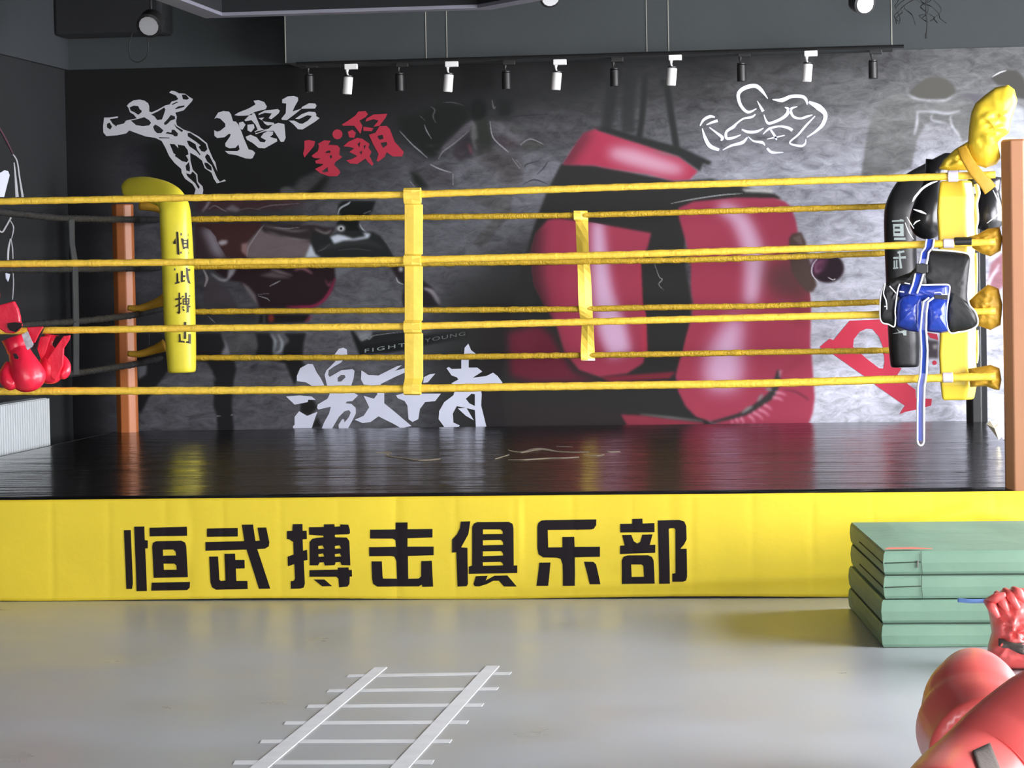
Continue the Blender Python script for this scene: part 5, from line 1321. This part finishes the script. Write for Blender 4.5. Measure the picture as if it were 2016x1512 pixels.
def onto(bvh, px, m, name, par, off=.004):
    """a stitched patch lying on a curved surface"""
    def f(x, y):
        h = bvh.ray_cast(CAM, ray(x, y).normalized())
        return (h[0]+h[1]*off) if h[0] else uy(x, y, par.location.y)
    n = 6; vs = []; fs = []
    a, b, c, d = px
    for j in range(n+1):
        for i in range(n+1):
            u, v = i/n, j/n
            x = (a[0]*(1-u)+b[0]*u)*(1-v)+(d[0]*(1-u)+c[0]*u)*v; y = (a[1]*(1-u)+b[1]*u)*(1-v)+(d[1]*(1-u)+c[1]*u)*v
            vs.append(f(x, y))
    for j in range(n):
        for i in range(n): k = j*(n+1)+i; fs.append((k, k+n+1, k+n+2, k+1))
    o = MB().add(vs, fs).build(name, m, par, smooth=True); md = o.modifiers.new('thickness', 'SOLIDIFY'); md.thickness = .004; md.offset = 0
    return o
onto(bv, [(1914,1482),(1948,1466),(1972,1530),(1934,1545)], 'velcro', 'hook_patch', t)
t2_ = thing('leather_dummy', 'red leather training dummy with a gathered crinkled top, in front of the green mats', 'training bag', uz(2020, 1312, 0))
YD2 = -2.5
bd = cloth(dens([(1941,1183),(1955,1172),(1972,1162),(2000,1157),(2060,1158),(2110,1200),(2115,1260),(2110,1316),(2040,1320),(1985,1318),(1948,1312),(1943,1290),(1945,1270),(1952,1245),(1948,1215),(1943,1195)], 3), YD2, .14, 'red2', 'body', amp=.05, fr=.07, par=t2_)
kn = MB()
for k, (xa, ya, xb, yb, xc, yc) in enumerate(((1942,1184,1953,1195,1966,1216), (1944,1183,1960,1178,1980,1170), (1962,1168,1974,1185,1984,1205), (1978,1162,1992,1176,2006,1200), (1995,1160,2005,1168,2020,1186))):
    MB().sweep(interp([uy(xa, ya, YD2-.06), uy(xb, yb, YD2-.12), uy(xc, yc, YD2-.13)], 5), lerpn([.012, .02, .008], 5), 8).build('gather_fold', 'red2', t2_, smooth=True)
bdv = [Vector(v.co)+world_loc(bd) for v in bd.data.vertices]
bv2 = BVHTree.FromPolygons(bdv, [tuple(p.vertices) for p in bd.data.polygons])
onto(bv2, [(1968,1259),(2020,1268),(2020,1287),(1968,1271)], 'velcro', 'hook_patch', t2_, off=.006)
MB().sweep(interp([uy(1886, 1181.5, YD2-.02), uy(1912, 1183.5, YD2-.05), uy(1944, 1183, YD2-.05)], 4), [(.008, .004)]*9, 8, up=(0, 0, 1)).build('blue_tie', 'blue_tie', t2_, smooth=True)
# ------------------------------------------------------------------ ceiling lamps
def track_light(px, py, tilt, first=None):
    pass
def make_spot(label, body_m, scale=1.0, grp_='x', tilt=.1):
    t = thing('track_spotlight', label, 'spotlight', (0, 0, 0), grp_)
    MB().box((-.035, -.02, -.036), (.05, .02, 0)).build('adapter', body_m, t, bevel=.004)
    MB().sweep([(-.02, 0, -.036), (-.02, 0, -.06), (-.012, 0, -.085)], [.012, .006, .006], 10).build('stem', body_m, t)
    Mx = Matrix.Translation((-.012, 0, -.085)) @ Matrix.Rotation(tilt, 4, 'Y')
    MB().lathe([(.028, 0), (.031, -.004), (.031, -.108), (.029, -.114), (.024, -.114), (.022, -.09)], 24, Mx).build('lamp_head', body_m, t, smooth=False, bevel=.002)
    MB().lathe([(.0285, .002), (.0285, .0095)], 24, Mx).build('rear_cap', 'lamp_black', t)
    return t
def dup(root, loc, rz=0, label=None):
    r = root.copy(); COL.objects.link(r); r.location = loc; r.rotation_euler = (0, 0, rz)
    if label: r['label'] = label
    for ch in list(root.children):
        c = ch.copy(); COL.objects.link(c); c.parent = r
    return r
YT = 5.35
tk = MB()
z_t = uy(1097, 117, YT).z
pos = ((689,126,'first from the left'),(887,121,'second from the left'),(1100,117,'middle one of the five'),(1327,108,'second from the right'),(1594,100,'rightmost of the five'))
s0 = make_spot('white track spotlight above the mural, first from the left', 'lamp_white', grp_='white track spotlights')
for i, (x, y, l) in enumerate(pos):
    p = uy(x, y, YT)
    lab = 'white cylindrical track spotlight above the mural, '+l
    if i == 0: s0.location = p; s0['label'] = lab
    else: dup(s0, p, label=lab)
    if i == 0: pa = p
    pz = p
trk = MB(); trk.sweep([pa+(pa-pz)*.12+Vector((0,0,.012)), pz+(pz-pa)*.2+Vector((0,0,.012))], .011, 4)
o = trk.build('lighting_track', 'cable'); rebase(o, (pa+pz)/2); tag(o, 'slim black ceiling track carrying the white spotlights', 'lighting track')
b0 = make_spot('x', 'lamp_black', grp_='black spotlights against the mural', tilt=0)
YK = 5.9
for i, (x, y, l) in enumerate(((612,124,'black spotlight hanging just left of the first white one'),(790,122,'black spotlight between the two leftmost white ones'),(1000,118,'black spotlight left of the middle white one'),(1213,112,'black spotlight right of the middle white one'),(1463,102,'black spotlight left of the rightmost white one'),(1722,96,'black spotlight at the far right end, beyond the white ones'))):
    p = uy(x, y, YK)
    if i == 0: b0.location = p; b0['label'] = l
    else: dup(b0, p, label=l)
# recessed style round spots with chrome reflectors
def round_spot(px, py, Y, r, aim, label):
    c = uy(px, py, Y); t = thing('ceiling_spotlight', label, 'spotlight', c)
    d = Vector(aim).normalized(); q = d.to_track_quat('Z', 'Y').to_matrix().to_4x4(); q.translation = c
    MB().lathe([(r*.5, -.12), (r*1.25, -.09), (r*1.3, -.0), (r*1.05, .005), (r*1.02, -.02)], 28, q).build('housing', 'lamp_black', t, smooth=False)
    MB().lathe([(r*.15, -.055), (r*.5, -.045), (r*.85, -.02), (r, .004), (r*1.02, .004)], 14, q).build('reflector', 'chrome', t)
    MB().lathe([(r*.02, -.045), (r*.26, -.043), (r*.26, -.038)], 16, q).build('lamp_chip', 'lampwarm', t)
    # bracket up to the ceiling
    MB().sweep([c-d*.06, Vector((c.x, c.y+.05, CEIL-.005))], .008, 8).build('stem', 'lamp_black', t)
    return t, c
t, c = round_spot(293, 51, 4.2, .062, (-.05, -1, -.5), 'round black ceiling spotlight with chrome reflector in the upper left corner')
wp = interp([uy(x, y, 4.25) for x, y in ((262,60),(254,90),(257,115),(272,122),(288,112),(292,92),(290,76))], 5)
MB().sweep(wp, .0035, 6).build('cable_loop', 'cable', t)
round_spot(1084, -4, 3.2, .05, (.4, -1, -.7), 'round chrome ceiling spotlight cut off by the top photo edge, above the middle')
round_spot(1703, 8, 4.4, .055, (.55, -1, -.35), 'round chrome ceiling spotlight at the upper right')
cb_ = MB(); rnd = random.Random(3)
for k in range(9):
    x = 1775+rnd.random()*60; L_ = []
    for j in range(7):
        L_.append(uy(x, -25+j*11+rnd.random()*8, 5.2+rnd.random()*.1)); x += (rnd.random()-.5)*38
    cb_.sweep(interp(L_, 4), .0028, 5)
cb_.sweep(interp([uy(x, y, 5.2) for x, y in ((1822,-30),(1823,20),(1825,45),(1824,68))], 4), .004, 6)
cb_.sweep([uy(1822, -30, 5.2), uy(1815, -120, 5.2), Vector((uy(1815, -120, 5.2).x, 5.2, CEIL-.002))], .006, 6)
cb_.sweep([uy(1823.5, 66, 5.2), uy(1823, 76, 5.2)], .007, 6)
o = cb_.build('loose_cables', 'cable'); rebase(o, uy(1822, -30, 5.2)); tag(o, 'tangle of thin black loose wires dangling from the ceiling at the upper right', 'cables')

# ------------------------------------------------------------------ radiator on the left wall
Xr = WXL+.30
a = ux(98, 783, Xr); yend = a.y; zr = a.z
rd = thing('radiator', 'white ribbed panel radiator against the dark left wall beyond the ring', 'radiator', (Xr-.08, yend-1.2, 0))
mb = MB(); n = 60; L_ = 3.0
mb.box((Xr-.12, yend-L_, .12), (Xr-.02, yend, zr))
for k in range(n):
    y = yend-(k+.5)*L_/n; mb.box((Xr-.022, y-.016, .14), (Xr, y+.016, zr-.004))
mb.build('panel', 'radiator', rd, bevel=.003)
MB().box((Xr-.10, yend-.4, 0), (Xr-.04, yend-.34, .13)).build('foot', 'radiator', rd)
MB().box((Xr-.10, yend-2.6, 0), (Xr-.04, yend-2.54, .13)).build('foot', 'radiator', rd)
w = bpy.data.worlds.new('world'); sc.world = w; w.use_nodes = True
w.node_tree.nodes['Background'].inputs['Color'].default_value = (.6, .7, .85, 1); w.node_tree.nodes['Background'].inputs['Strength'].default_value = .3
